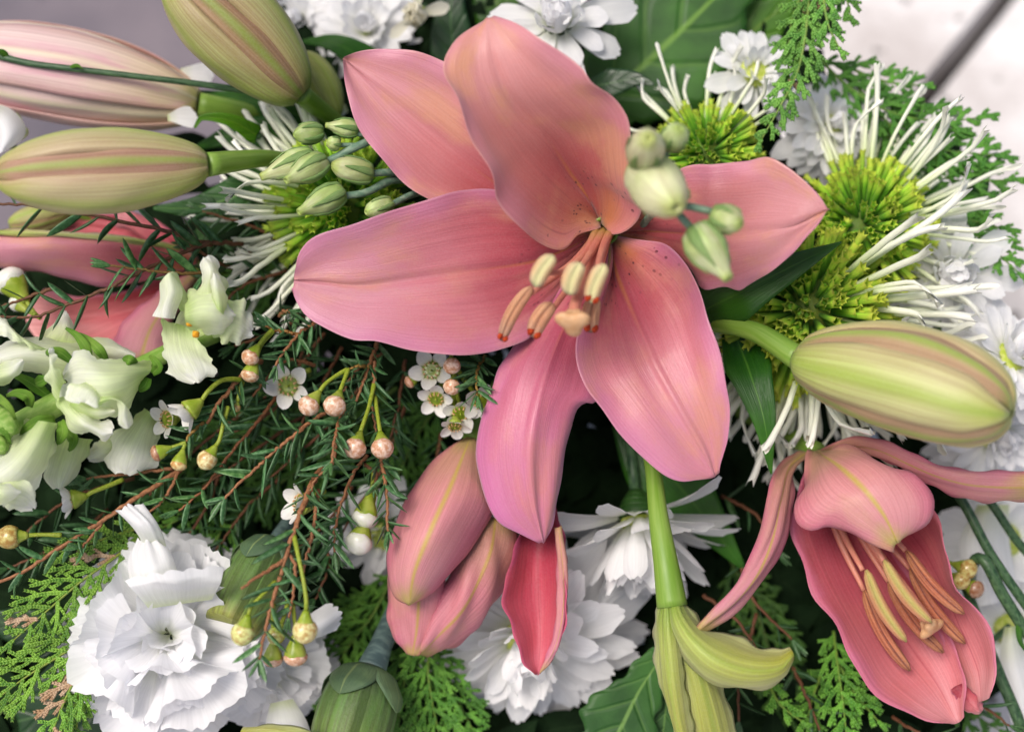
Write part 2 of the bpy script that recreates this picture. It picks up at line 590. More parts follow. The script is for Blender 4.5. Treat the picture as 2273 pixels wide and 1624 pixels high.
def plain_mat(name, a, b, scale=120.0, rough=0.45, trans=0.0, spec=0.35, bump=0.3, grad=None, stretch=None, tint=False):
    """mottled two-tone surface; grad = (colour, v0, v1) blends along the length of the piece"""
    N = Nodes(name)
    tc, u, v = uv_of(N)
    vec = N.scaled(tc.outputs['UV'], *stretch) if stretch else tc.outputs['Object']
    g = N.noise(vec, 1.0 if stretch else scale, 4.0)
    c = N.mix(N.smooth(g, 0.35, 0.68), a, b)
    if grad:
        c = N.mix(N.smooth(v, grad[1], grad[2]), c, grad[0])
    if tint:
        oi = N.n('ShaderNodeObjectInfo')
        c = N.mix(1.0, c, oi.outputs['Color'], 'MULTIPLY')
    return finish(N, c, rough, trans, g, 0.0003, bump, spec)

LILY_IN = petal_mat('lily_petal_inside',
    [(0.0, S(150, 128, 44)), (0.07, S(216, 128, 74)), (0.28, S(206, 94, 104)), (0.55, S(228, 136, 146)), (0.8, S(234, 154, 170)), (1.0, S(230, 150, 164))],
    edge=(S(232, 146, 192), 0.6, 0.55), rib=(S(214, 132, 66), 0.05, 0.85), streak=(90, 3.0, 0.04), mott=(S(238, 166, 138), 0.75),
    spots=S(96, 10, 34), rough=0.36, spec=0.5, sheen=0.25, trans=0.12, bump=0.45, tint=True, dark=1.5, deep=S(194, 74, 92))
LILY_OUT = petal_mat('lily_petal_outside',
    [(0.0, S(186, 168, 100)), (0.18, S(214, 164, 136)), (0.5, S(230, 158, 160)), (0.85, S(232, 164, 168)), (1.0, S(206, 196, 106))],
    edge=(S(214, 104, 140), 0.55, 0.65), rib=(S(206, 194, 76), 0.10, 0.8), streak=(60, 1.6, 0.07), mott=(S(228, 180, 150), 0.5),
    rough=0.45, trans=0.08, bump=0.5, tint=True)
LILY_RED = petal_mat('lily_petal_deep_inside',
    [(0.0, S(156, 40, 62)), (0.4, S(206, 88, 104)), (0.8, S(226, 126, 134)), (1.0, S(234, 156, 162))],
    edge=(S(222, 122, 158), 0.8, 0.7), rib=(S(170, 40, 66), 0.04, 0.5), streak=(60, 1.6, 0.10), mott=(S(224, 118, 116), 0.45),
    rough=0.45, trans=0.10, bump=0.4, tint=True)
LILY_PALE = petal_mat('lily_petal_pale_outside',
    [(0.0, S(196, 192, 110)), (0.16, S(228, 206, 170)), (0.5, S(240, 212, 204)), (1.0, S(238, 206, 206))],
    edge=(S(214, 150, 140), 0.6, 0.5), rib=(S(234, 224, 186), 0.16, 0.7), streak=(26, 1.0, 0.10), mott=(S(232, 164, 184), 0.75),
    rough=0.45, trans=0.06, bump=0.5, tint=True, dark=1.3)
BUD_OUT = petal_mat('lily_bud_sepal',
    [(0.0, S(150, 168, 66)), (0.2, S(190, 196, 116)), (0.55, S(212, 204, 152)), (0.85, S(196, 200, 106)), (1.0, S(140, 165, 50))],
    edge=(S(200, 160, 140), 0.35, 0.6), rib=(S(166, 190, 72), 0.34, 0.6), streak=(34, 1.3, 0.12), mott=(S(214, 200, 160), 0.4), rough=0.4, trans=0.05, bump=0.6, tint=True, dark=1.5)
BUD_IN = petal_mat('lily_bud_seam_petal',
    [(0.0, S(165, 170, 90)), (0.25, S(186, 148, 122)), (0.7, S(192, 152, 126)), (1.0, S(150, 160, 60))],
    rib=(S(160, 180, 84), 0.24, 0.85), streak=(30, 1.2, 0.16), rough=0.42, trans=0.04, bump=0.6, tint=True)
GREEN_PETAL = petal_mat('green_lily_sepal',
    [(0.0, S(138, 168, 58)), (0.3, S(184, 198, 100)), (0.7, S(184, 190, 90)), (1.0, S(166, 168, 50))],
    edge=(S(212, 214, 160), 0.4, 0.6), rib=(S(146, 172, 56), 0.2, 0.5), streak=(30, 1.0, 0.12), rough=0.4, trans=0.08, bump=0.6, ribs=6)
STEM = plain_mat('fresh_green_stem', S(118, 156, 52), S(142, 172, 78), stretch=(14, 3), rough=0.4, bump=0.15)
STEM_DK = plain_mat('dark_green_stem', S(42, 72, 46), S(86, 118, 78), stretch=(5, 24), rough=0.4)
STEM_BLUE = plain_mat('waxy_blue_green_stem', S(104, 136, 112), S(142, 166, 140), stretch=(5, 16), rough=0.45)
STEM_GREY = plain_mat('waxy_grey_stem', S(82, 104, 104), S(122, 146, 140), stretch=(5, 16), rough=0.5)
FILAMENT = plain_mat('stamen_filament', S(222, 138, 120), S(230, 158, 130), stretch=(3, 8), rough=0.4, trans=0.1, grad=(S(186, 156, 84), 0.35, 0.0))
ANTHER = petal_mat('anther', [(0.0, S(222, 190, 146)), (0.55, S(226, 176, 130)), (0.82, S(214, 176, 140)), (0.95, S(120, 104, 100)), (1.0, S(110, 92, 92))],
    rib=(S(222, 222, 160), 0.42, 0.85), streak=(24, 1.5, 0.14), rough=0.75, trans=0.0, bump=1.0)
ANTHER_TAN = petal_mat('anther_tan', [(0.0, S(214, 160, 120)), (0.55, S(210, 150, 110)), (0.85, S(198, 150, 120)), (1.0, S(128, 92, 80))],
    rib=(S(150, 96, 70), 0.10, 0.8), streak=(24, 1.5, 0.2), rough=0.75, trans=0.0, bump=1.0)
ANTHER_OLIVE = petal_mat('anther_olive_band', [(0.0, S(196, 150, 96)), (0.5, S(206, 140, 98)), (1.0, S(202, 134, 100))],
    rib=(S(186, 178, 96), 0.34, 0.9), streak=(24, 1.5, 0.16), rough=0.7, trans=0.0, bump=1.0)
ANTHER_OR = petal_mat('anther_orange', [(0.0, S(188, 122, 76)), (0.5, S(196, 116, 80)), (1.0, S(186, 124, 86))],
    rib=(S(110, 44, 40), 0.10, 0.9), streak=(20, 1.0, 0.25), rough=0.6, trans=0.0, bump=1.0)
POLLEN = plain_mat('rust_pollen', S(150, 40, 16), S(196, 70, 20), 900, rough=0.9)
STIGMA = plain_mat('stigma', S(226, 172, 120), S(238, 192, 146), 500, rough=0.4, trans=0.1)
MUM_WHITE = petal_mat('white_chrysanthemum_petal', [(0.0, S(216, 226, 170)), (0.14, S(238, 241, 226)), (0.45, S(249, 249, 248)), (1.0, S(250, 250, 251))],
    streak=(18, 1.0, 0.04), rough=0.55, trans=0.44, bump=0.3, spec=0.15, tint=True, dark=1.0)
MUM_CORE = plain_mat('chrysanthemum_core', S(170, 190, 60), S(206, 212, 120), 600, rough=0.6)
QUILL = petal_mat('white_quill_petal', [(0.0, S(186, 212, 100)), (0.30, S(222, 234, 180)), (0.7, S(246, 248, 228)), (1.0, S(250, 250, 240))],
    streak=(8, 1.0, 0.04), rough=0.42, trans=0.15, bump=0.4, dark=1.0)
FLORET = petal_mat('green_tube_floret', [(0.0, S(70, 142, 16)), (0.5, S(128, 196, 40)), (0.85, S(176, 218, 58)), (1.0, S(210, 228, 84))],
    streak=(6, 1.0, 0.12), rough=0.5, trans=0.25, bump=0.4, tint=True)
CARN = petal_mat('white_carnation_petal', [(0.0, S(228, 236, 196)), (0.35, S(246, 248, 240)), (0.7, S(250, 250, 251)), (1.0, S(250, 250, 252))],
    streak=(40, 1.4, 0.04), rough=0.65, trans=0.46, bump=0.35, spec=0.15, dark=1.0, tint=True)
CALYX = petal_mat('carnation_calyx', [(0.0, S(96, 128, 84)), (0.4, S(108, 146, 70)), (0.8, S(126, 158, 72)), (1.0, S(170, 176, 80))],
    streak=(60, 1.0, 0.2), rough=0.45, trans=0.05, bump=0.8, ribs=18)
SEPAL_BLUE = leaf_mat('waxy_bract', S(78, 106, 82), S(118, 146, 96), S(150, 170, 110), rough=0.5, parallel=True)
SNAP = petal_mat('cream_snapdragon_petal', [(0.0, S(196, 220, 140)), (0.35, S(228, 240, 190)), (0.75, S(246, 249, 232)), (1.0, S(250, 250, 244))],
    streak=(22, 1.2, 0.07), mott=(S(224, 234, 180), 0.4), rough=0.5, trans=0.42, bump=0.5, spec=0.2, dark=1.0, tint=True)
SNAP_STEM = plain_mat('downy_snapdragon_stem', S(122, 166, 62), S(166, 196, 104), stretch=(8, 12), rough=0.6, trans=0.05)
SNAP_SEPAL = leaf_mat('snapdragon_sepal', S(96, 150, 36), S(150, 186, 70), S(170, 200, 100), rough=0.6, trans=0.2, parallel=True)
ORANGE = plain_mat('orange_fleck', S(222, 150, 20), S(236, 176, 40), 900, rough=0.7)
LISI = petal_mat('lisianthus_bud_petal', [(0.0, S(150, 182, 90)), (0.4, S(196, 212, 138)), (0.8, S(218, 226, 168)), (1.0, S(188, 206, 110))],
    streak=(10, 1.0, 0.12), mott=(S(226, 228, 190), 0.5), rough=0.42, trans=0.15, bump=0.6, tint=True)
LISI_SEPAL = leaf_mat('lisianthus_sepal', S(120, 160, 84), S(156, 186, 112), S(170, 192, 128), rough=0.42, parallel=True, trans=0.1)
WAX_TWIG = plain_mat('waxflower_bark', S(132, 84, 54), S(178, 124, 84), stretch=(5, 40), rough=0.65, tint=True)
WAX_TIP = plain_mat('waxflower_green_stalk', S(134, 156, 34), S(168, 178, 70), stretch=(5, 20), rough=0.45)
NEEDLE = plain_mat('waxflower_needle', S(48, 92, 48), S(98, 138, 90), stretch=(3, 6), rough=0.42, trans=0.05, spec=0.45, bump=0.5, tint=True)
WAX_CALYX = plain_mat('waxflower_calyx', S(140, 164, 36), S(176, 188, 80), 300, rough=0.35, spec=0.5)
WAX_BUD = plain_mat('waxflower_pearl_bud', S(186, 134, 98), S(232, 206, 184), 700, rough=0.25, spec=0.6, tint=True)
WAX_BUD_WHITE = plain_mat('waxflower_white_bud', S(226, 228, 208), S(244, 242, 234), 300, rough=0.3, spec=0.5)
WAX_PETAL = petal_mat('waxflower_petal', [(0.0, S(214, 212, 170)), (0.3, S(236, 234, 226)), (1.0, S(240, 238, 236))],
    streak=(8, 2.0, 0.05), rough=0.4, trans=0.3, bump=0.3, dark=1.0, stain=(S(214, 176, 140), 0.35))
WAX_EYE = plain_mat('waxflower_eye', S(112, 140, 20), S(156, 172, 50), 500, rough=0.3, spec=0.6)
CEDAR = plain_mat('cedar_scale', S(60, 108, 30), S(118, 160, 60), 260, rough=0.45, trans=0.08, spec=0.4, tint=True, grad=(S(142, 182, 84), 0.3, 1.0))
CEDAR_DRY = plain_mat('dry_cedar_scale', S(178, 142, 106), S(206, 180, 150), 300, rough=0.7)
CEDAR_STEM = plain_mat('cedar_stem', S(96, 126, 44), S(140, 150, 66), stretch=(4, 20), rough=0.55, tint=True)
LEAF_MUM = leaf_mat('chrysanthemum_leaf', S(34, 70, 22), S(62, 104, 40), S(118, 150, 70), rough=0.5, trans=0.15, nv=5)
LEAF_LILY = leaf_mat('lily_leaf', S(40, 92, 20), S(72, 128, 34), S(96, 146, 50), rough=0.32, trans=0.15, parallel=True)
LEAF_DARK = leaf_mat('dark_filler_leaf', S(18, 40, 18), S(36, 64, 32), S(70, 96, 56), rough=0.35, trans=0.06, nv=6)
LEAF_DEEP = leaf_mat('shaded_filler_leaf', S(18, 34, 16), S(30, 52, 26), S(40, 60, 34), rough=0.85, trans=0.0, nv=6, spec=0.08, bump=0.2)  # near-black: the shade of the gaps is put into this green
LEAF_BRIGHT = leaf_mat('bright_green_leaf', S(62, 118, 10), S(96, 152, 26), S(140, 176, 60), rough=0.4, trans=0.35, nv=5)
FOAM = plain_mat('floral_foam', S(20, 36, 18), S(32, 52, 28), 300, rough=0.95, spec=0.1)  # kept near-black so the gaps above it read as deep shade

def stone_mat(name, a, b, pit, k=1.0):
    N = Nodes(name)
    tc = N.n('ShaderNodeTexCoord')
    o = tc.outputs['Object']
    g = N.noise(o, 14.0 * k, 6.0, 0.6)
    c = N.mix(N.smooth(g, 0.3, 0.7), a, b)
    g2 = N.noise(o, 55.0 * k, 3.0)
    kk = N.smooth(g2, 0.62, 0.70)
    c = N.mix(N.math('MULTIPLY', kk, 0.75), c, pit)
    fine = N.noise(o, 420.0, 3.0)
    c = N.mix(N.math('MULTIPLY', N.smooth(fine, 0.45, 0.65), 0.12), c, pit)
    h = N.math('SUBTRACT', N.math('MULTIPLY', g, 0.5), N.math('MULTIPLY', kk, 0.8))
    return finish(N, c, 0.8, 0.0, h, 0.002, 0.6, 0.2)
STONE = stone_mat('pale_limestone', S(196, 188, 184), S(238, 234, 232), S(92, 86, 82))
PAVING = stone_mat('mauve_paving', S(108, 103, 112), S(140, 130, 136), S(90, 85, 92), 0.6)
JOINT = stone_mat('dark_joint', S(12, 11, 10), S(20, 18, 17), S(8, 8, 7))
# ------------------------------------------------------------------ builders
def place_rel(name, me, parent, M, color=None):
    """child of an instanced part, M in that part's own space"""
    o = bpy.data.objects.new(name, me); COL.objects.link(o)
    o.parent = parent; o.matrix_basis = M
    if color: o.color = (*color, 1)
    return o

def stamen(parent, path, anther, rf, ra, amat=None, pollen=False, seed=0):
    """filament through photo-grid points, a grooved two-lobed anther from anther[0] to anther[1]"""
    f = stem('filament', path, [rf * 1.25, rf, rf * 0.7], FILAMENT, parent, 8, 16)
    A, B = P(*anther[0]), P(*anther[1])
    r = px(ra, anther[0][2])
    ref = EZ
    def mod(th, t):
        return 1.0 - 0.42 * np.exp(-((th - 0.0 + math.pi) % (2 * math.pi) - math.pi)**2 / 0.07) - 0.25 * np.exp(-((th - 3.14))**2 / 0.1) + 0.18 * np.sin(th)**2
    bend = unit(np.cross(unit(B - A), EZ)) * np.linalg.norm(B - A) * 0.06
    pr = profile([(0, 0.25 * r), (0.08, 0.75 * r), (0.3, r), (0.7, r), (0.93, 0.72 * r), (1.0, 0.2 * r)], 14)
    V, F, UV = lathe_on(A, B, pr, 24, ref, mod, bend)
    UV[:, 0] = (UV[:, 0] + 0.5) % 1.0
    o = part('anther', V, F, amat or ANTHER, parent, UV)
    if pollen:
        for s in (-1, 1):
            sd = unit(np.cross(unit(B - A), EZ))
            c = B + sd * s * r * 0.50 + EZ * r * 0.42 - unit(B - A) * r * 0.5
            V, F, UV = lathe_on(c - unit(B - A) * r * .8, c + unit(B - A) * r * .5, profile([(0, .1 * r), (.3, .46 * r), (.7, .46 * r), (1, .1 * r)], 6), 8)
            sub('pollen_slit', V, F, POLLEN, o, uvs=UV)
    return o

def stigma(parent, c, axis, r):
    """three-lobed pad at world point c facing axis"""
    x = unit(np.cross(axis, [0.2, 0.9, 0.1])); 
    def mod(th, t): return 1.0 + 0.26 * np.cos(3 * th)
    V, F, UV = lathe_on(c - axis * r * 0.8, c + axis * r * 0.45,
                        profile([(0, .42 * r), (.35, .6 * r), (.6, .98 * r), (.85, .95 * r), (1.0, .55 * r)], 10), 30, x, mod)
    part('stigma', V, F, STIGMA, parent, UV)

def lily_bud(t, A, B, r_px, roll, bow=0.0, out=None, inn=None, tint=(1, 1, 1), open_=0.0, prof=None):
    """bud of three outer sepals over three seam petals; A base and B tip are photo-grid points"""
    a, b = P(*A), P(*B)
    r = px(r_px, (A[2] + B[2]) / 2)
    ax = unit(b - a); L = np.linalg.norm(b - a)
    x = unit(EZ - ax * (EZ @ ax)); y = np.cross(ax, x)
    pr = prof or [(0.0, 0.26), (0.06, 0.52), (0.2, 0.80), (0.42, 1.0), (0.62, 0.98), (0.8, 0.80), (0.92, 0.54), (0.975, 0.30), (1.0, 0.06)]
    q = np.array(profile(pr, 42))
    def strip(name, th0, half, rad, ridge, mat, nu, lift):
        us = np.linspace(-1, 1, nu)
        G = np.empty((len(q), nu, 3))
        for j, (tt, rr) in enumerate(q):
            w = half * (1.0 if tt < 0.85 else max(0.4, 1 - (tt - 0.85) * 3))
            th = th0 + us * w
            rd = rr * rad * (1 + ridge * np.exp(-(us / 0.13)**2) * min(1, (1.02 - tt) * 6)) * (1 - 0.10 * np.abs(us)**4 * (1 - open_))
            rd = rd * (1 + 0.018 * np.sin(7 * tt + 3 * th0) + 0.012 * np.sin(17 * tt + 5 * us + th0))
            rd = rd + open_ * np.abs(us)**3 * 0.12 * rr
            G[j] = (a + ax * L * tt + x * 0)[None] + r * (np.cos(th) * rd)[:, None] * x + r * (np.sin(th) * rd)[:, None] * y
            G[j] += y * bow * px(1) * math.sin(math.pi * tt)
        v, f, uv, mi = sheet(G, 0.0011, G.mean((0, 1)) * 0 + (math.cos(th0) * x + math.sin(th0) * y))
        return part(name, v, f, (mat, mat), t, uv, mi, color=tint)
    for k in range(3):
        strip('inner_petal', roll + k * 2.0944 + 1.0472, 0.78, 0.89, 0.06, inn or BUD_IN, 15, 0)
    for k in range(3):
        strip('sepal', roll + k * 2.0944, 0.76, 1.0, 0.025, out or BUD_OUT, 17, 0)

def rest_stem(t, base, axis, mat=None, r=0.002, length=0.05):
    """stem from a flower's back down into the bouquet"""
    base = np.asarray(base, float)
    down = np.array([0, 0, -1.0])
    core = ORI - EZ * 0.10
    p1 = base - axis * length * 0.45
    p2 = p1 + unit(down * 0.6 - axis * 0.5 + unit(core - base) * 0.5) * length
    p2[2] = max(p2[2], 0.012)
    p1[2] = max(p1[2], 0.015)
    tube('stem', [base, p1, p2], [r, r * 0.9, r], mat or STEM_DK, t, 8, 10)

# --- chrysanthemum petals ---
def petal_proto(name, mat, w, cup, curl, tip=0.0, nu=6, nv=12, seed=0, shape='spoon', roll=0.0, th=0.0):
    r_ = np.random.default_rng(seed)
    G = np.empty((nv, nu, 3))
    us = np.linspace(-1, 1, nu)
    for j in range(nv):
        v = j / (nv - 1)
        if shape == 'spoon':
            ww = w * (0.30 + 0.70 * math.sin(min(1, v * 1.25) * math.pi / 2)**1.3) * math.sqrt(max(0.0, 1 - max(0, (v - 0.72) / 0.30)**2.4))
        elif shape == 'round':
            ww = w * math.sin(math.pi * (0.06 + 0.90 * v**0.75))**0.6
        else:
            ww = w * (0.35 + 0.65 * v) * math.sqrt(max(0.0, 1 - max(0, (v - 0.8) / 0.22)**2))
        ww = max(ww, w * 0.10)
        x = us * ww
        z = cup * (us**2) * ww + curl * v * v + 0.012 * np.sin(5 * v + 3 * us + seed) * v
        yv = v - 0.05 * (np.abs(us)**2) * (v > 0.9) - (0.03 * np.cos(us * 9) if v > 0.97 else 0)
        z = z + roll * (v**3)
        G[j, :, 0], G[j, :, 1], G[j, :, 2] = x, yv, z
    G[:, :, 0] += (r_.normal(0, 0.03) * np.linspace(0, 1, nv)**2)[:, None]
    V, F, UV, mi = sheet(G, th)
    return new_mesh(name, V, F, UV, (mat, mat) if th else (mat,), mi if th else None)

MUMP = {}
def mum_protos():
    for k, (cup, curl, roll) in {'flat': (0.35, -0.10, -0.05), 'back': (0.30, -0.30, -0.1), 'up': (0.45, 0.10, 0.05), 'in': (0.55, 0.40, 0.22)}.items():
        MUMP[k] = [petal_proto('petal', MUM_WHITE, 0.172, cup, curl * s, roll=roll, seed=i * 7 + 3) for i, s in enumerate((0.6, 1.0, 1.3))]
    MUMP['bud'] = [petal_proto('petal', MUM_WHITE, 0.30, 0.9, 0.30, roll=0.2, seed=i + 40) for i in range(2)]

def mum(name, label, c, axis, R_px, layers, core=0.30, group=None, tint=(1, 1, 1), seed=1, stem_mat=None, cat='flower', core_tint=None, open_dir=None, back_sepals=False):
    """layers: (count, start radius, elevation deg, length, width, kind) in units of R"""
    r_ = random.Random(seed)
    z = c[2]
    C = P(*c); ax = DIR(*axis); R = px(R_px, z)
    t = thing(name, label, cat, C - ax * R * 0.25, group)
    x = unit(np.cross(ax, [0.1, 0.2, 0.97])); y = np.cross(ax, x)
    if core > 0:
        V, F, UV = lathe_on(C - ax * R * 0.22, C + ax * R * 0.10, profile([(0, .12 * R), (.4, core * R), (.8, core * R * .8), (1, .05 * R)], 8), 16)
        part('flower_centre', V, F, MUM_CORE, t, UV)  # hidden under the inner petals
    for li, (n, r0, el, ln, wd, kind) in enumerate(layers):
        ph = r_.random() * 6.28
        for i in range(n):
            th = ph + (i + r_.uniform(-.25, .25)) * 2 * math.pi / n
            rad = math.cos(th) * x + math.sin(th) * y
            e = math.radians(el + r_.uniform(-8, 8))
            yd = rad * math.cos(e) + ax * math.sin(e)
            zd = ax * math.cos(e) - rad * math.sin(e)
            zd = zd + np.cross(yd, zd) * r_.uniform(-.28, .28)
            pos = C + rad * r0 * R - ax * R * (0.16 - 0.03 * li)
            s = ln * R * r_.uniform(.88, 1.1)
            me = r_.choice(MUMP[kind])
            k = r_.uniform(.95, 1.03)
            place('petal', me, t, frame(pos, yd, zd, s * wd * r_.uniform(.85, 1.15), s, s), tuple(k * q for q in tint))
    V, F, UV = lathe_on(C - ax * R * 0.42, C - ax * R * 0.10, profile([(0, .07 * R), (.4, .17 * R), (1, .24 * R)], 6), 14)
    part('calyx', V, F, LEAF_MUM, t, UV)
    rest_stem(t, C - ax * R * 0.36, ax, stem_mat, 0.0019)
    return t

# --- spider chrysanthemum ---
def quill_proto(seed, bend, hook):
    r_ = np.random.default_rng(seed)
    n, m = 7, 13
    lat = r_.uniform(-0.35, 0.35)
    V, F, UV = [], [], []
    for j in range(m):
        v = j / (m - 1)
        rr = 0.018 + 0.018 * min(1, v * 2.2)
        if v > 0.80: rr *= 1.0 + (v - 0.80) * 1.6
        yy = v
        zz = bend * v * v + hook * max(0, v - 0.80)**1.5 * 3.0
        xx = r_.normal(0, 0.003) + lat * v * v
        for k in range(n):
            a = k / n * 2 * math.pi
            flat = 1.0 if v < 0.82 else 1.0 - (v - 0.82) * 2.6
            ex = 0.03 * math.cos(a * 2 + seed) if j == m - 1 else 0
            V.append((xx + rr * math.cos(a), yy + ex, zz + rr * math.sin(a) * flat)); UV.append((k / n, v))
    for j in range(m - 1):
        for k in range(n):
            F.append((j*n + k, j*n + (k+1) % n, (j+1)*n + (k+1) % n, (j+1)*n + k))
    return new_mesh('quill', V, F, np.array(UV), (QUILL,))

def floret_proto(seed):
    V, F, UV = [], [], []
    n = 10
    for j, (v, rr) in enumerate(((0, .07), (.5, .085), (.82, .10), (.95, .11), (1.0, .135))):
        for k in range(n):
            a = k / n * 6.2832
            q = rr * ((1.25 if k % 2 else 0.62) if j == 4 else 1.0)
            V.append((q * math.cos(a), v + (0.05 if (j == 4 and k % 2) else 0), q * math.sin(a))); UV.append((k / n, v))
    for j in range(4):
        for k in range(n):
            F.append((j*n + k, j*n + (k+1) % n, (j+1)*n + (k+1) % n, (j+1)*n + k))
    b = len(V); V.append((0, .80, 0)); UV.append((.5, .15))
    for k in range(n):
        F.append((b, 2*n + k, 2*n + (k+1) % n))
    return new_mesh('tube_floret', V, F, np.array(UV), (FLORET,))

QUILLS, FLORETS = [], []
def spider(name, label, c, axis, R_px, nflo, quills, seed, qlen=(1.3, 1.8), tint=(1, 1, 1), flen=0.55, dome=1.15, extra=()):
    """tubular green florets on a dome of radius R, white quills (azimuth span) round it"""
    r_ = random.Random(seed)
    C = P(*c); ax = DIR(*axis); R = px(R_px, c[2])
    t = thing(name, label, 'flower', C - ax * R * 0.6, 'spider chrysanthemums with green centres')
    x = unit(EX - ax * (EX @ ax)); y = np.cross(ax, x)
    V, F, UV = lathe_on(C - ax * R * 0.62, C + ax * R * 0.30, profile([(0, .15 * R), (.35, .55 * R), (.75, .45 * R), (1, .06 * R)], 10), 20)
    part('receptacle', V, F, FLORET, t, UV, color=(0.35, 0.4, 0.3))
    for i in range(nflo):
        f = (i + 0.5) / nflo
        pol = dome * math.sqrt(f) * 1.35
        th = i * 2.39996
        rad = math.cos(th) * x + math.sin(th) * y
        d = ax * math.cos(pol) + rad * math.sin(pol)
        d = unit(d + np.array([r_.uniform(-.2, .2) for _ in range(3)]))
        L = R * flen * r_.uniform(.65, 1.3) * (1.0 - 0.25 * math.exp(-(pol / 0.4)**2))
        pos = C - ax * R * 0.15 + d * R * 0.42
        k = r_.uniform(.8, 1.12); w = R * r_.uniform(.36, .48)
        place('tube_floret', r_.choice(FLORETS), t, frame(pos, d, np.cross(d, rad + 0.01), w, L, w), tuple(k * q for q in tint))
    for (n, a0, a1, e0, e1) in quills:
        for i in range(n):
            th = math.radians(a0 + (a1 - a0) * (i + r_.uniform(.15, .85)) / n)
            e = math.radians(r_.uniform(e0, e1))
            rad = math.cos(th) * x + math.sin(th) * y
            d = rad * math.cos(e) + ax * math.sin(e)
            zd = ax * math.cos(e) - rad * math.sin(e) + np.cross(d, ax) * r_.uniform(-1.2, 1.2)
            L = R * r_.uniform(*qlen)
            w = R * r_.uniform(.75, 1.15)
            place('quill_petal', r_.choice(QUILLS), t, frame(C - ax * R * 0.2 + d * R * 0.40, d, zd, w, L, w))
    rest_stem(t, C - ax * R * 0.6, ax, STEM_DK, 0.0024)
    return t

# --- carnation ---
def carn_proto(seed):
    r_ = np.random.default_rng(seed)
    nu, nv = 33, 14
    us = np.linspace(-1, 1, nu)
    G = np.empty((nv, nu, 3))
    f1, f2 = r_.uniform(2.6, 4.0), r_.uniform(6, 9)
    p1, p2 = r_.uniform(0, 6.28, 2)
    teeth = 0.05 * np.abs(np.sin(us * 21 + p1)) + 0.03 * r_.random(nu)
    for j in range(nv):
        v = j / (nv - 1)
        half = 0.10 + 0.62 * v**1.2
        ang = us * half * 1.0
        rr = v * (1.0 - 0.16 * us**2) + (teeth if j == nv - 1 else 0)
        x = np.sin(ang) * rr * 1.1
        y = np.cos(ang) * rr
        z = (0.12 * v**1.6) * np.sin(f1 * us + p1) + 0.07 * v**2.2 * np.sin(f2 * us + p2) - 0.18 * v**2.5 + 0.06 * v**3 * np.sin(2 * us + p2)
        G[j] = np.stack([x, y, z], 1)
    V, F, UV, mi = sheet(G, 0)
    return new_mesh('petal', V, F, UV, (CARN,))

CARNP = []
def carnation(name, label, c, axis, R_px, layers, seed, base=None):
    r_ = random.Random(seed)
    C = P(*c); ax = DIR(*axis); R = px(R_px, c[2])
    t = thing(name, label, 'flower', C - ax * R * 0.7)
    x = unit(np.cross(ax, [0.3, 0.1, 0.9])); y = np.cross(ax, x)
    for (n, el, ln, h, a0, a1) in layers:
        for i in range(n):
            th = math.radians(a0 + (a1 - a0) * (i + r_.uniform(.1, .9)) / n)
            rad = math.cos(th) * x + math.sin(th) * y
            e = math.radians(el + r_.uniform(-20, 20))
            yd = rad * math.cos(e) + ax * math.sin(e)
            zd = ax * math.cos(e) - rad * math.sin(e) + np.cross(yd, ax) * r_.uniform(-.8, .8)
            s = R * ln * r_.uniform(.9, 1.1)
            k = r_.uniform(.96, 1.02)
            place('petal', r_.choice(CARNP), t, frame(C + ax * R * h + rad * R * 0.04, yd, zd, s, s, s), (k, k, k))
    return t

def carn_calyx(t, A, B, r_px, bracts=True, flare=True):
    a, b = P(*A), P(*B)
    r = px(r_px, A[2]); ax = unit(b - a); L = np.linalg.norm(b - a)
    V, F, UV = lathe_on(a, b, profile([(0, .30 * r), (.06, .62 * r), (.25, .92 * r), (.6, 1.0 * r), (.9, .9 * r), (1.0, .82 * r)], 18), 28, EZ,
                        lambda th, t_: 1 + 0.012 * np.sin(th * 20))
    body = part('calyx', V, F, CALYX, t, UV)
    x = unit(EZ - ax * (EZ @ ax)); y = np.cross(ax, x)
    for k in range(4):
        th0 = k * math.pi / 2 + 0.5
        us = np.linspace(-1, 1, 9); vs_ = np.linspace(0, 1, 12)
        G = np.empty((12, 9, 3))
        for j, v in enumerate(vs_):
            w = 0.95 * (1 - v**1.6) ** 0.8 * (1 if v < 0.98 else 0.2) + 0.03
            rr = r * (np.interp(v * 0.42, [0, .06, .25, .6], [.34, .68, .97, 1.05]) + 0.06 * v)
            th = th0 + us * w
            G[j] = a + ax * L * (v * 0.40 - 0.02) + rr * np.cos(th)[:, None] * x + rr * np.sin(th)[:, None] * y
        v, f, uv, mi = sheet(G, 0.0006, math.cos(th0) * x + math.sin(th0) * y)
        part('bract', v, f, (SEPAL_BLUE, SEPAL_BLUE), t, uv, mi)
    return body

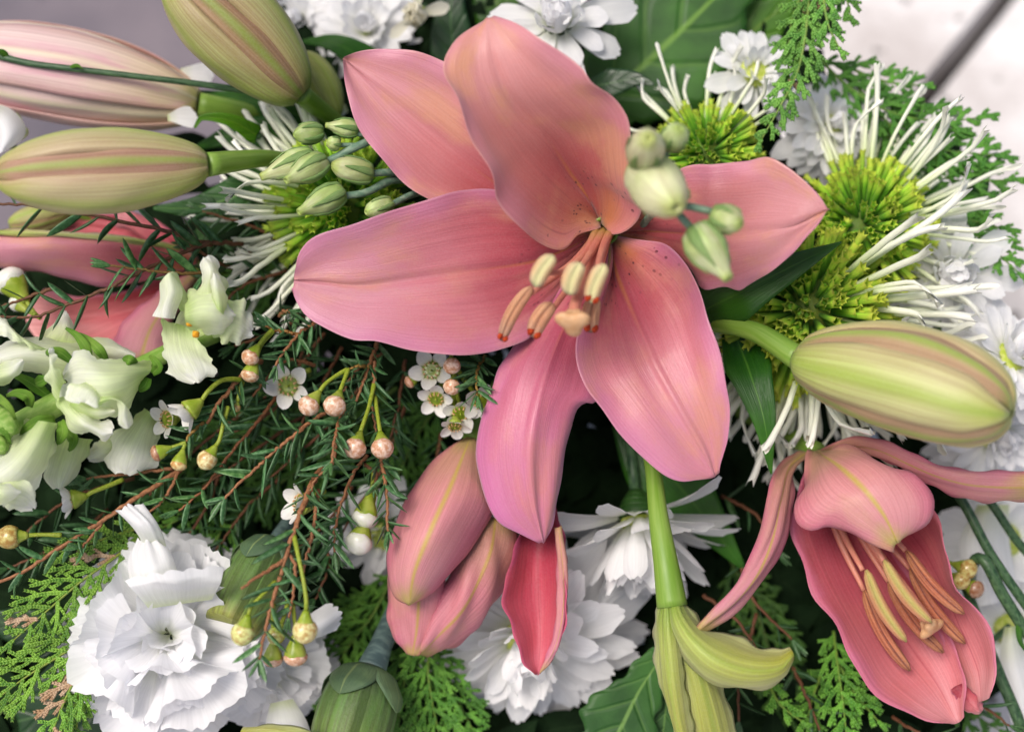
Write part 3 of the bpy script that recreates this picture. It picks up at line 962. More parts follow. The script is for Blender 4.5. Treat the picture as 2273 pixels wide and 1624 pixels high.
# --- lisianthus buds ---
def lisi_bud(t, A, B, r_px, tint=(1, 1, 1), fat=False, sep=True, seed=0, hole=True):
    a, b = P(*A), P(*B)
    r = px(r_px, A[2]); ax = unit(b - a); L = np.linalg.norm(b - a)
    pr = [(0, .35), (.06, .75), (.28, 1.0), (.5, .96), (.72, .62), (.88, .36), (.97, .31), (1.0, .26)]
    if fat: pr = [(0, .4), (.08, .8), (.32, 1.02), (.58, 1.0), (.8, .78), (.92, .5), (.98, .3), (1.0, .24)]
    pr = [(t_, q * r) for t_, q in pr]
    prof = profile(pr, 22) + [(0.985, .15 * r), (0.94, .10 * r)]
    def mod(th, t_):
        s = ((th + t_ * 3.2 + seed) / 6.2832 * 3) % 1.0
        return 1.0 + 0.075 * (s - 0.5) * (1 if t_ > 0.1 else 0.3)
    V, F, UV = lathe_on(a, b, prof, 30, EZ, mod)
    o = part('flower_bud', V, F, LISI, t, UV, color=tint)
    if sep:
        x = unit(EZ - ax * (EZ @ ax)); y = np.cross(ax, x)
        for k in range(5):
            th0 = k * 1.2566 + seed
            G = np.empty((12, 5, 3)); us = np.linspace(-1, 1, 5)
            for j in range(12):
                v = j / 11
                tt = v * 0.78
                rr = np.interp(tt, [p[0] for p in pr], [p[1] for p in pr]) * 1.06 + r * 0.32 * max(0, v - 0.72)
                w = (0.36 * (1 - v)**0.7 + 0.03)
                th = th0 + us * w
                G[j] = a + ax * L * tt + rr * np.cos(th)[:, None] * x + rr * np.sin(th)[:, None] * y
            v, f, uv, mi = sheet(G, 0.0005, math.cos(th0) * x + math.sin(th0) * y)
            sub('sepal', v, f, (LISI_SEPAL, LISI_SEPAL), o, uvs=uv, midx=mi)
    return o

# --- waxflower ---
def needle_proto(bend):
    n, V, F, UV = 6, [], [], []
    for j in range(8):
        v = j / 7
        w = 0.100 * (math.sin(math.pi * min(1, 0.10 + v * 0.90)) ** 0.55) * (1 if v < 0.99 else 0.1)
        for k in range(n):
            a = k / n * 6.2832
            V.append((w * math.cos(a), v, bend * v * v + 0.55 * w * math.sin(a) - (0.012 if k == 1 or k == 2 else 0))); UV.append((k / n, v))
    for j in range(7):
        for k in range(n):
            F.append((j*n + k, j*n + (k+1) % n, (j+1)*n + (k+1) % n, (j+1)*n + k))
    return new_mesh('needle_leaf', V, F, np.array(UV), (NEEDLE,))
NEEDLES = []

def twig(t, pts, r_px=4, nlen=70, gap=22, t0=0.05, t1=1.0, tint=(1, 1, 1), bark=None, seed=0, tuft=True, spread=(32, 62), flat=0.55, wmul=1.28):
    """twig through photo-grid points with needle leaves in alternating pairs"""
    r_ = random.Random(seed * 31 + 5)
    p3 = PP(pts); zm = np.mean([q[2] for q in pts])
    n = max(8, len(pts) * 6)
    line = smooth_line(p3, n)
    line = line + rng.normal(0, 0.00016, line.shape)
    V, F, UV = tube_data(line, np.linspace(r_px * .92, r_px * 0.5, n) * px(1, zm), 7)
    bk = bark or (1, 1, 1)
    part('twig', V, F, WAX_TWIG, t, UV, color=bk)
    if nlen <= 0: return
    L = np.linalg.norm(np.diff(line, axis=0), axis=1).sum()
    m = max(3, int(L / px(gap * 1.2, zm)))
    T = unit(np.gradient(line, axis=0))
    for i in range(m):
        f = t0 + (t1 - t0) * (i + r_.uniform(0, .8)) / m
        q = f * (n - 1); i0 = min(int(q), n - 2); w = q - i0
        pos = line[i0] * (1 - w) + line[i0 + 1] * w
        tg = T[min(i0 + 1, n - 1)]
        side = unit(np.cross(tg, EZ)); up = np.cross(side, tg)
        for s in ((1, -1) if i % 2 == 0 else (1,)) if r_.random() < 0.75 else (r_.choice((1, -1)),):
            s = s if i % 4 < 2 else -s
            a = math.radians(r_.uniform(*spread))
            lat = unit(side * s + up * r_.uniform(-flat, flat * 1.2))
            d = tg * math.cos(a) + lat * math.sin(a)
            ln = px(nlen * 1.08, zm) * r_.uniform(.7, 1.15) * (0.75 if f > 0.93 else 1)
            k = r_.uniform(.7, 1.25); ye = r_.uniform(1, 1.35) if r_.random() < .25 else 1
            place('needle_leaf', r_.choice(NEEDLES), t, frame(pos, d, -tg + up * r_.uniform(-.6, 1), ln * r_.uniform(.75, 1.1) * wmul, ln, ln * r_.uniform(.2, 1.6)), (k * tint[0] * ye, k * tint[1] * (1 + (ye - 1) * .6), k * tint[2]))
    if tuft:
        for i in range(4):
            d = unit(T[-1] + np.array([r_.uniform(-.4, .4) for _ in range(3)]))
            ln = px(nlen, zm) * r_.uniform(.5, .8)
            k = r_.uniform(.9, 1.3)
            place('needle_leaf', r_.choice(NEEDLES), t, frame(line[-1], d, EZ, ln, ln, ln), (k * tint[0] * 1.2, k * tint[1] * 1.1, k * tint[2]))

def wax_bud(t, path, c, r_px, cap=(1, 1, 1), green=0.45, hang=None):
    """stalk through path to a round bud at c: green calyx below, pearly petals above"""
    r = px(r_px, c[2]); C = P(*c)
    ps = PP(path)
    ax = unit(C - ps[-1]) if hang is None else DIR(*hang)
    b0 = C - ax * r * 1.75
    tube('stalk', np.vstack([ps, b0]), [px(6, c[2]), px(4.5, c[2]), px(5, c[2])], WAX_TIP, t, 8, 14)
    def bump(th, t_): return 1 + 0.03 * np.sin(5 * th)
    V, F, UV = lathe_on(b0, C + ax * r * 0.2, profile([(0, .26 * r), (.25, .46 * r), (.6, .80 * r), (.85, .95 * r), (1, .93 * r)], 10), 18, EZ, bump)
    b = part('calyx', V, F, WAX_CALYX, t, UV)
    def fold(th, t_):
        s = ((th + t_ * 1.5) / 6.2832 * 5) % 1.0
        return 1 + 0.05 * (s - 0.5)
    V, F, UV = lathe_on(C - ax * r * (1.0 - green), C + ax * r * 1.0, profile([(0, .80 * r), (.25, 1.02 * r), (.5, 1.0 * r), (.78, .74 * r), (.93, .40 * r), (1, .05 * r)], 12), 20, EZ, fold)
    part('bud_petals', V, F, WAX_BUD_WHITE if cap[2] > 1.2 else WAX_BUD, t, UV, color=cap)

WAXP = []
def wax_flower(t, c, axis, r_px, path=None, n=5, seed=0, side=False):
    r_ = random.Random(seed)
    C = P(*c); ax = DIR(*axis); r = px(r_px, c[2])
    x = unit(np.cross(ax, [0.2, 0.3, 0.93])); y = np.cross(ax, x)
    V, F, UV = lathe_on(C - ax * r * 0.75, C - ax * r * 0.02, profile([(0, .12 * r), (.3, .24 * r), (.7, .42 * r), (1, .5 * r)], 8), 16)
    part('calyx', V, F, WAX_CALYX, t, UV)
    V, F, UV = lathe_on(C - ax * r * 0.12, C + ax * r * 0.06, profile([(0, .40 * r), (.6, .46 * r), (.85, .40 * r), (.80, .28 * r), (.6, .10 * r)], 10), 18, EZ, lambda th, t_: 1 + 0.05 * np.sin(10 * th))
    part('nectar_cup', V, F, WAX_EYE, t, UV)
    V, F, UV = tube_data([C - ax * r * .02, C + ax * r * .22], [r * .05, r * .04], 6)
    part('style', V, F, WAX_TIP, t, UV)
    a0 = r_.random() * 6.28
    for k in range(n):
        th = a0 + k * 6.2832 / n
        rad = math.cos(th) * x + math.sin(th) * y
        e = math.radians(r_.uniform(8, 30) + (25 if side else 0))
        yd = rad * math.cos(e) + ax * math.sin(e); zd = ax * math.cos(e) - rad * math.sin(e)
        s = r * 0.72 * r_.uniform(.92, 1.08)
        place('petal', r_.choice(WAXP), t, frame(C + rad * r * .36, yd, zd, s, s, s))
    st = []
    for k in range(10):
        th = a0 + (k + .5) * .6283
        rad = math.cos(th) * x + math.sin(th) * y
        st.append(tube_data([C + rad * r * .40, C + rad * r * .40 + ax * r * .16, C + rad * r * .30 + ax * r * .22], [r * .03, r * .025, r * .05], 5))
    V, F, UV = merge(st)
    part('stamens', V, F, STIGMA, t, UV)['kind'] = 'stuff'
    if path:
        tube('stalk', np.vstack([PP(path), C - ax * r * .7]), [px(6, c[2]), px(5, c[2])], WAX_TIP, t, 8, 14)

# --- cedar ---
def cedar(t, pts, width, gap=17, dens=1.0, tint=(1, 1, 1), seed=0, droop=0.0, sides=(1, -1), scale=1.0, tips=1.25, dry=0.0, roll=0.0):
    """flat scale-leaved spray: main axis through pts, side fronds both sides, each with branchlets"""
    r_ = random.Random(seed * 13 + 1)
    scale, gap = scale * 0.80, gap * 0.86
    p3 = PP(pts); zm = np.mean([q[2] for q in pts])
    u1 = px(1, zm)
    line = smooth_line(p3, 40)
    T = unit(np.gradient(line, axis=0))
    tube('stem', line, np.linspace(4.0, 1.6, 40) * u1 * scale, CEDAR_STEM, t, 6, None, tint)
    L = np.linalg.norm(np.diff(line, axis=0), axis=1).sum()
    def scales(path, items, step, size):
        """pairs of pointed scale leaves clasping a branchlet"""
        m = max(2, int(np.linalg.norm(np.diff(path, axis=0), axis=1).sum() / step))
        q = smooth_line(path, m + 1); tq = unit(np.gradient(q, axis=0))
        for i in range(m + 1):
            d = tq[i]
            sd = unit(np.cross(d, nrm)); up = np.cross(sd, d)
            s = size * (1.0 if i < m else 0.8) * r_.uniform(.85, 1.15)
            if i % 2 == 0 or True:
                for k in (1, -1):
                    b = q[i] - d * s * .5
                    tip = q[i] + d * s * .92 + sd * k * s * .46 + up * s * r_.uniform(0, .12)
                    mid = q[i] + d * s * .10 + sd * k * s * .50
                    inn = q[i] + d * s * .55 - sd * k * s * .08 + up * s * .12
                    top = q[i] + d * s * .05 + sd * k * s * .16 + up * s * .34
                    bot = q[i] + d * s * .05 + sd * k * s * .16 - up * s * .26
                    V = np.array([b, mid, tip, inn, top, bot])
                    if k > 0: F = [(0, 1, 4), (1, 2, 4), (2, 3, 4), (3, 0, 4), (1, 0, 5), (2, 1, 5), (3, 2, 5), (0, 3, 5)]
                    else: F = [(1, 0, 4), (2, 1, 4), (3, 2, 4), (0, 3, 4), (0, 1, 5), (1, 2, 5), (2, 3, 5), (3, 0, 5)]
                    items.append((V, F, np.array([[.5, 0], [.5, .3], [.5, 1], [.5, .6], [.5, .35], [.5, .1]])))
    nb = max(4, int(L / (gap * 1.35 * u1) * dens))
    for i in range(nb + 1):
        f = 0.06 + 0.94 * i / nb
        k0 = min(int(f * 39), 39)
        pos, tg = line[k0], T[k0]
        nrm = unit(EZ + unit(np.cross(tg, EZ)) * roll)
        side = unit(np.cross(tg, nrm))
        env = math.sin(math.pi * min(1, 0.18 + f * 0.80)) ** 0.7 if i < nb else 0.4
        s = sides[i % len(sides)]
        ln = width * u1 * env * r_.uniform(.75, 1.1)
        ang = math.radians(r_.uniform(36, 48)) if i < nb else 0.05
        d0 = tg * math.cos(ang) + side * s * math.sin(ang)
        d1 = tg * math.cos(ang * .6) + side * s * math.sin(ang * .6)
        dr = -nrm * droop * ln * r_.uniform(.2, 1.0) + nrm * ln * r_.uniform(-.12, .12)
        path = np.array([pos, pos + d0 * ln * .5 + dr * .3, pos + d0 * ln * .55 + d1 * ln * .45 + dr])
        items = []
        scales(path, items, 6.6 * u1 * scale, 10.5 * u1 * scale)
        q = smooth_line(path, 12); tq = unit(np.gradient(q, axis=0))
        nsub = max(1, int(ln / (17 * u1 * scale)))
        for j in range(nsub):
            ff = (j + .6) / (nsub + .6); kk = int(ff * 11)
            ss = 1 if j % 2 else -1
            a2 = math.radians(r_.uniform(32, 46))
            sd2 = unit(np.cross(tq[kk], nrm))
            dd = tq[kk] * math.cos(a2) + sd2 * ss * math.sin(a2)
            l2 = ln * 0.26 * (1 - ff * .6) * r_.uniform(.75, 1.15) + 10 * u1 * scale
            b2 = q[kk] + dd * l2 * .5; c2 = b2 + unit(dd + tq[kk] * .35) * l2 * .5
            scales(np.array([q[kk], b2, c2]), items, 6.2 * u1 * scale, 9.0 * u1 * scale)
        V, F, UV = merge(items)
        isdry = r_.random() < dry
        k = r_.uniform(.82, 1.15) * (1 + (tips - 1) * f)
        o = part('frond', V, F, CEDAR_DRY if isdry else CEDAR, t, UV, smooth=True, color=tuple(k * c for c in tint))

# --- leaves ---
def leaf_grid(mid, widths, nv=44, nu=11, lobes=0, amp=0.0, fold=0.0, wav=0.0, skew=0.0, seed=0, tilt=0.0):
    """leaf along a photo-grid midrib; widths in grid units base to tip; lobed edge"""
    p3 = smooth_line(PP(mid), nv)
    zm = np.mean([m[2] for m in mid])
    T = unit(np.gradient(p3, axis=0))
    us = np.linspace(-1, 1, nu)
    w = smooth_line(np.array([(i, a, 0) for i, a in zip(np.linspace(0, 1, len(widths)), widths)]), nv)[:, 1] * px(1, zm)
    G = np.empty((nv, nu, 3))
    for j in range(nv):
        v = j / (nv - 1)
        side = unit(np.cross(T[j], EZ)); up = np.cross(side, T[j])
        side = unit(side + up * tilt)
        up = np.cross(side, T[j])
        for i, u in enumerate(us):
            e = 1.0
            if lobes:
                ph = v * lobes + (0.3 if u > 0 else 0) + seed
                e = 1 - amp * (1 - abs(math.sin(math.pi * ph))**0.6)
                e += amp * 0.15 * math.sin(ph * 19)
            a = abs(u)
            G[j, i] = p3[j] + side * u * w[j] * (1 - (1 - e) * a) * (1 + skew * u) + up * (fold * a * w[j] + wav * px(1, zm) * a * math.sin(v * 14 + u * 2 + seed)) \
                      + T[j] * (0.18 * w[j] * a * (1 if lobes else 0))
    return G

def leaf(name, mid, widths, mat, parent, tint=(1, 1, 1), thick=0.0006, **kw):
    v, f, uv, mi = sheet(leaf_grid(mid, widths, **kw), thick, EZ)
    return part(name, v, f, (mat, mat), parent, uv, mi, color=tint)

def lone_leaf(name, label, mid, widths, mat, tint=(1, 1, 1), petiole=None, group=None, **kw):
    t = thing(name, label, 'leaf', P(*mid[0]), group)
    leaf('blade', mid, widths, mat, t, tint, **kw)
    pts = petiole or [mid[0], (mid[0][0] + (mid[0][0] - mid[1][0]) * .3, mid[0][1] + (mid[0][1] - mid[1][1]) * .3, mid[0][2] - 2.5)]
    stem('leaf_stalk', pts, max(3, widths[0] * .5), STEM_DK, t, 8, 10)
    return t

mum_protos()
QUILLS += [quill_proto(i, b, h) for i, (b, h) in enumerate(((0.10, 0.5), (0.25, 0.9), (-0.16, 0.6), (0.36, 1.2), (0.0, 0.3), (-0.25, -0.8), (0.18, -0.6), (-0.08, 1.0)))]
FLORETS += [floret_proto(i) for i in range(2)]
CARNP += [carn_proto(i + 11) for i in range(7)]
NEEDLES += [needle_proto(b) for b in (0.0, 0.10, -0.12, 0.2)]
WAXP += [petal_proto('petal', WAX_PETAL, 0.5, 0.28, 0.12, seed=i + 90, shape='round', nu=9, nv=10) for i in range(3)]
# ================================================================== the setting
def GP(x, y, h=0.0):
    """photo-grid point where its view ray meets the level h above the paving"""
    a = P(x, y, 0); c = ORI + EZ * DIST
    d = a - c
    return c + d * ((h - c[2]) / d[2])

def slab(name, poly, top, bottom, mat, bev=0.002):
    poly = [np.array(p[:2]) for p in poly]
    c = np.mean(poly, axis=0)
    inner = [p + unit(c - p) * bev for p in poly]
    n = len(poly)
    V = [(*p, bottom) for p in poly] + [(*p, top - bev) for p in poly] + [(*p, top) for p in inner]
    F = [tuple(range(2 * n, 3 * n))]
    for r0 in (0, 1):
        for i in range(n):
            j = (i + 1) % n
            F.append((r0 * n + i, r0 * n + j, (r0 + 1) * n + j, (r0 + 1) * n + i))
    o = part(name, V, F, mat, None, np.zeros((len(V), 2)), smooth=False)
    o['kind'] = 'structure'
    o['label'] = 'stone paving'
    return o

g = part('ground', [(-20, -20, -0.030), (20, -20, -0.030), (20, 20, -0.030), (-20, 20, -0.030)], [(0, 1, 2, 3)], PAVING, None, np.zeros((4, 2)), smooth=False)
tag(g, 'mauve grey paving out of focus behind the lily buds', kind='structure')
ja, jb = GP(2222, 0), GP(2068, 190)
jd = unit((ja - jb)[:2]); jn = np.array([jd[1], -jd[0]])        # along the joint, and to its right
jm = jb[:2]
gw = 0.005
far, near = 1.2, -1.2
q = lambda s, o_: jm + jd * s + jn * o_
left_off = GP(1790, 0)[:2]
lo = -abs(float((left_off - jm) @ jn)) 
o = slab('paving_slab', [q(near, gw), q(far, gw), q(far, 1.4), q(near, 1.4)][::-1], 0.0, -0.028, STONE)
tag(o, 'pale limestone paving slab to the right of the dark joint')
o = slab('paving_slab', [q(near, -gw), q(far, -gw), q(far, lo), q(near, lo)], 0.0, -0.028, STONE)
tag(o, 'pale limestone paving slab between the dark joint and the mauve paving')
o = part('paving_joint', [(*q(near, -gw), -0.026), (*q(near, gw), -0.026), (*q(far, gw), -0.026), (*q(far, -gw), -0.026)], [(0, 1, 2, 3)], JOINT, None, np.zeros((4, 2)), smooth=False)
tag(o, 'dark joint between the two pale paving slabs', kind='structure')

# the foam block that carries the bouquet, deep under the leaves
fb = thing('foam_block', 'dark green floral foam block under the leaves', 'floral foam', (0.0, -0.02, 0.0))
cx, cy = 0.0, -0.02
V, F = [], []
N_ = 10
xs = np.linspace(-1, 1, N_ + 1)
G = np.empty((N_ + 1, N_ + 1, 3))
for j, b in enumerate(xs):
    for i, a in enumerate(xs):
        hgt = 0.026 * (1 - max(abs(a), abs(b))**8) + 0.002 * random.random()
        G[j, i] = (cx + a * 0.115, cy + b * 0.07, hgt + 0.001)
v, f, uv, mi = sheet(G, 0, np.array([0, 0, 1.0]))
part('block', v, f, FOAM, fb, uv)

# ================================================================== the open lily
ly = thing('open_lily', 'wide open salmon pink lily with spreading petals and stamens', 'lily', P(1345, 515, -3.5))
def pet(L, M, R, zl, zm, zr, mats=(LILY_IN, LILY_OUT), parent=None, name='petal', **kw):
    return petal(name, [zfill(L, zl), zfill(M, zm), zfill(R, zr)], mats, parent, **kw)

pet([(1072, 42), (1010, 90), (985, 150), (1010, 220), (1050, 320), (1085, 390), (1101, 446), (1142, 496), (1205, 542), (1250, 553), (1285, 520), (1333, 500)],
    [(1082, 40), (1094, 120), (1122, 200), (1172, 268), (1226, 322), (1270, 388), (1305, 440), (1335, 497)],
    [(1095, 40), (1150, 55), (1210, 92), (1292, 150), (1311, 178), (1361, 224), (1393, 275), (1396, 361), (1404, 440), (1422, 470), (1400, 506), (1363, 521), (1340, 502)],
    [1.8, 2.6, 3.0, 2.6, 2.0, 0.6, -1.6], [2.2, 2.3, 2.0, 1.2, 0.2, -0.9, -2.2], [2.0, 2.9, 2.9, 2.4, 1.4, 0.2, -1.8],
    parent=ly, nu=61, nv=64, color=(1.05, 1.09, 0.84), ripple=lambda u, v: 0.0007 * np.sin(6 * v + 2 * u) * u**2 - 0.0012 * np.exp(-(u / 0.08)**2) * (v > 0.05) * np.clip((1 - v) * 3, 0, 1))
pet([(762, 130), (766, 180), (790, 270), (850, 350), (930, 430), (1080, 490), (1300, 505)],
    [(762, 130), (850, 205), (950, 290), (1060, 380), (1180, 450), (1320, 500)],
    [(764, 128), (800, 115), (850, 110), (930, 116), (1010, 150), (1120, 230), (1250, 380), (1330, 495)],
    [-0.6, -0.5, -1.0, -1.6, -2.3], [-0.8, -0.9, -1.3, -1.7, -2.4], [-0.6, -0.4, -0.5, -1.2, -2.3],
    parent=ly, nu=51, nv=54, color=(1.03, 1.06, 0.94), ripple=lambda u, v: 0.0006 * np.sin(5 * v + 1) * u**2 - 0.0007 * np.exp(-(u / 0.08)**2))
pet([(653, 640), (657, 662), (674, 692), (701, 714), (783, 753), (835, 758), (914, 780), (1013, 791), (1081, 785), (1125, 772), (1172, 751), (1200, 725), (1254, 650), (1300, 580), (1335, 525)],
    [(652, 622), (720, 626), (797, 632), (934, 616), (1016, 605), (1172, 583), (1250, 556), (1328, 515)],
    [(654, 606), (662, 565), (682, 535), (712, 516), (780, 496), (860, 468), (960, 440), (1030, 422), (1085, 418), (1180, 440), (1280, 480), (1328, 505)],
    [0.3, 0.7, 0.6, 0.2, -0.6, -1.6, -2.2], [0.2, 0.1, -0.2, -0.6, -1.2, -2.3], [0.3, 0.6, 0.4, 0.0, -0.6, -1.3, -2.2],
    parent=ly, nu=61, nv=64, color=(0.95, 0.93, 0.95), ripple=lambda u, v: 0.0009 * np.sin(7 * v + 2.5 * np.sign(u)) * u**2 - 0.0011 * np.exp(-(u / 0.06)**2) * np.clip(v * 3, 0, 1)
        + 0.00022 * np.sin(40 * u + 6 * v) * np.clip(0.75 - v, 0, 1) + 0.0005 * np.exp(-((u + 0.55) / 0.16)**2 - ((v - 0.42) / 0.06)**2))
pet([(1198, 1202), (1160, 1186), (1110, 1160), (1078, 1110), (1058, 1050), (1052, 1000), (1062, 930), (1092, 860), (1105, 815), (1130, 780), (1200, 690), (1290, 580), (1335, 522)],
    [(1206, 1203), (1186, 1110), (1178, 1000), (1192, 900), (1222, 800), (1270, 690), (1320, 590), (1342, 522)],
    [(1214, 1202), (1232, 1165), (1244, 1110), (1252, 1040), (1263, 965), (1276, 912), (1296, 893), (1322, 890), (1335, 800), (1345, 650), (1350, 522)],
    [-0.7, -0.7, -0.8, -0.9, -1.2, -1.6, -2.3], [-0.6, -0.1, 0.1, -0.2, -0.9, -1.7, -2.4], [-0.7, -0.6, -0.7, -0.8, -1.2, -1.6, -2.3],
    parent=ly, nu=51, nv=60, color=(0.98, 0.76, 1.06), ripple=lambda u, v: 0.0007 * np.sin(6 * v + 2 * np.sign(u)) * u**2 - 0.0010 * np.exp(-(u / 0.09)**2) * (v > .1))
pet([(1578, 1060), (1545, 1064), (1511, 1068), (1478, 1057), (1440, 1026), (1380, 964), (1339, 909), (1300, 860), (1279, 800), (1283, 740), (1318, 660), (1352, 580), (1352, 530)],
    [(1587, 1057), (1566, 1005), (1511, 909), (1457, 814), (1443, 783), (1402, 687), (1370, 600), (1355, 528)],
    [(1594, 1048), (1606, 1005), (1613, 975), (1618, 909), (1607, 850), (1596, 783), (1577, 714), (1566, 660), (1549, 619), (1519, 578), (1476, 543), (1424, 533), (1366, 528)],
    [0.2, 0.5, 0.8, 0.8, 0.4, -0.6, -2.2], [0.3, 0.5, 0.6, 0.2, -0.6, -1.5, -2.4], [0.3, 1.0, 1.3, 1.1, 0.6, -0.2, -1.9],
    parent=ly, nu=61, nv=64, color=(1.02, 0.95, 1.0), ripple=lambda u, v: 0.0008 * np.sin(8 * v + 2 * np.sign(u)) * u**2 - 0.0010 * np.exp(-(u / 0.06)**2) * np.clip(v * 4, 0, 1))
pet([(1838, 462), (1818, 433), (1788, 403), (1747, 369), (1701, 347), (1652, 357), (1607, 364), (1506, 375), (1450, 430), (1400, 490), (1362, 508)],
    [(1840, 464), (1760, 500), (1680, 516), (1600, 520), (1520, 518), (1440, 515), (1368, 514)],
    [(1838, 468), (1816, 501), (1794, 526), (1761, 561), (1706, 605), (1654, 640), (1637, 648), (1607, 638), (1560, 640), (1520, 590), (1440, 540), (1375, 522)],
    [2.4, 2.2, 1.7, 1.0, 0.3, -1.0, -2.1], [2.4, 1.8, 1.0, 0.1, -0.9, -2.3], [2.4, 1.9, 1.0, 0.2, -0.8, -1.6, -2.3],
    parent=ly, nu=51, nv=60, color=(1.0, 1.04, 0.9), ripple=lambda u, v: 0.0012 * np.exp(-((v - 0.52) / 0.03)**2) * np.clip(u * -1 + .3, 0, 1) - 0.0007 * np.exp(-(u / 0.09)**2) + 0.0008 * np.sin(9 * v) * u**2)
# throat and stem
V, F, UV = lathe_on(P(1345, 518, -3.6), P(1342, 512, -1.75), profile([(0, px(14)), (.5, px(20)), (1, px(34)), (.9, px(26)), (.5, px(10))], 12), 18)
part('throat', V, F, STEM, ly, UV)
stem('stem', [(1345, 518, -3.4), (1350, 560, -5.5), (1330, 700, -9)], [18, 20, 22], STEM, ly)
stamen(ly, [(1326, 508, -2.0), (1296, 566, 0.6), (1252, 602, 2.6), (1222, 606, 3.6)], [(1228, 566, 3.9), (1186, 636, 3.7)], 9, 17)
stamen(ly, [(1340, 512, -2.0), (1312, 560, 0.8), (1286, 600, 2.8), (1280, 618, 3.6)], [(1287, 582, 4.0), (1262, 654, 3.7)], 9, 19)
stamen(ly, [(1354, 514, -2.0), (1338, 552, 0.6), (1328, 592, 2.6), (1328, 618, 3.4)], [(1342, 586, 3.8), (1310, 672, 3.5)], 9, 17, pollen=True)
stamen(ly, [(1330, 515, -2.1), (1276, 580, 0.0), (1216, 624, 1.6), (1180, 650, 2.4)], [(1180, 636, 2.5), (1112, 756, 2.3)], 9, 13, ANTHER_TAN, pollen=True)
stamen(ly, [(1342, 518, -2.1), (1290, 596, 0.0), (1246, 660, 1.8), (1222, 694, 2.4)], [(1226, 672, 2.5), (1180, 748, 2.4)], 9, 17, ANTHER_TAN, pollen=True)
stamen(ly, [(1350, 518, -2.1), (1332, 590, 0.0), (1320, 656, 1.6), (1316, 690, 2.1)], [(1320, 660, 2.2), (1310, 738, 2.1)], 9, 17, ANTHER_TAN, pollen=True)
stem('style', [(1346, 516, -2.2), (1312, 584, 0.6), (1284, 650, 2.6), (1272, 704, 3.8)], [12, 10, 11, 14], FILAMENT, ly, 12)
stigma(ly, P(1272, 714, 4.0), DIR(-.12, -.75, .65), px(34, 4))

# ================================================================== half-open lilies
l2 = thing('half_open_lily', 'half open lily with pink closed outer petals and one crimson petal, above white chrysanthemum', 'lily', P(1050, 970, -3))
pet([(1150, 1160), (1152, 1215), (1130, 1290), (1080, 1370), (1010, 1432), (950, 1458)][::-1], [(1100, 1150), (1088, 1222), (1046, 1322), (985, 1398), (930, 1452)][::-1],
    [(1060, 1130), (1030, 1200), (985, 1300), (945, 1390), (915, 1450)][::-1], [-2.2, -2.2, -2.0, -2.6][::-1], [-1.6, -1.0, -0.9, -1.8][::-1], [-2.0, -1.6, -1.4, -1.9][::-1],
    mats=(LILY_OUT, LILY_RED), parent=l2, color=(1.0, 0.78, 0.88))
pet([(985, 1190), (988, 1320), (960, 1400), (930, 1455)][::-1], [(930, 1180), (930, 1300), (925, 1400), (915, 1454)][::-1], [(880, 1190), (858, 1330), (868, 1400), (902, 1451)][::-1],
    [-1.5, -1.4, -1.7][::-1], [-1.2, -1.0, -1.7][::-1], [-1.8, -1.6, -1.8][::-1], mats=(LILY_OUT, LILY_RED), parent=l2, color=(1.05, 0.86, 0.92))
pet([(905, 1342), (880, 1328), (862, 1286), (862, 1215), (885, 1140), (930, 1060), (990, 995), (1035, 970)], [(908, 1343), (920, 1270), (955, 1180), (1000, 1080), (1044, 972)],
    [(912, 1342), (945, 1325), (1010, 1262), (1070, 1180), (1096, 1125), (1088, 1070), (1070, 1010), (1054, 972)],
    [-0.4, -0.7, -1.6, -1.9, -2.4], [-0.2, 0.7, 0.6, -0.5, -2.4], [-0.4, -0.6, -1.1, -1.5, -2.4], mats=(LILY_OUT, LILY_RED), parent=l2, nu=31, nv=46, color=(1.06, 0.92, 0.98))
pet([(1188, 1497), (1160, 1470), (1142, 1400), (1112, 1335), (1128, 1270), (1150, 1180), (1160, 1120)], [(1194, 1496), (1200, 1420), (1196, 1330), (1194, 1240), (1190, 1130)],
    [(1200, 1494), (1236, 1440), (1256, 1360), (1258, 1260), (1250, 1180), (1232, 1120)],
    [-1.0, -1.0, -1.3, -2.2], [-1.4, -2.0, -2.2, -2.6], [-1.0, -0.7, -0.9, -2.2], mats=(LILY_RED, LILY_OUT), parent=l2, nu=21, nv=40, color=(1.0, 0.62, 0.78))
pet([(1192, 1498), (1222, 1468), (1248, 1404), (1258, 1330), (1257, 1240), (1246, 1165)], [(1196, 1497), (1230, 1440), (1248, 1370), (1250, 1270), (1240, 1170)], [(1196, 1494), (1222, 1430), (1234, 1350), (1236, 1260), (1230, 1170)],
    [-1.0, -0.9, -1.0], [-0.95, -0.75, -0.9], [-1.0, -0.9, -1.0], mats=(LILY_OUT, LILY_RED), parent=l2, nu=9, nv=30, name='rolled_edge', color=(1.05, 0.85, 1.0))
stem('stem', [(1046, 975, -2.5), (1080, 900, -4.0), (1150, 800, -8)], [20, 18, 20], STEM, l2)

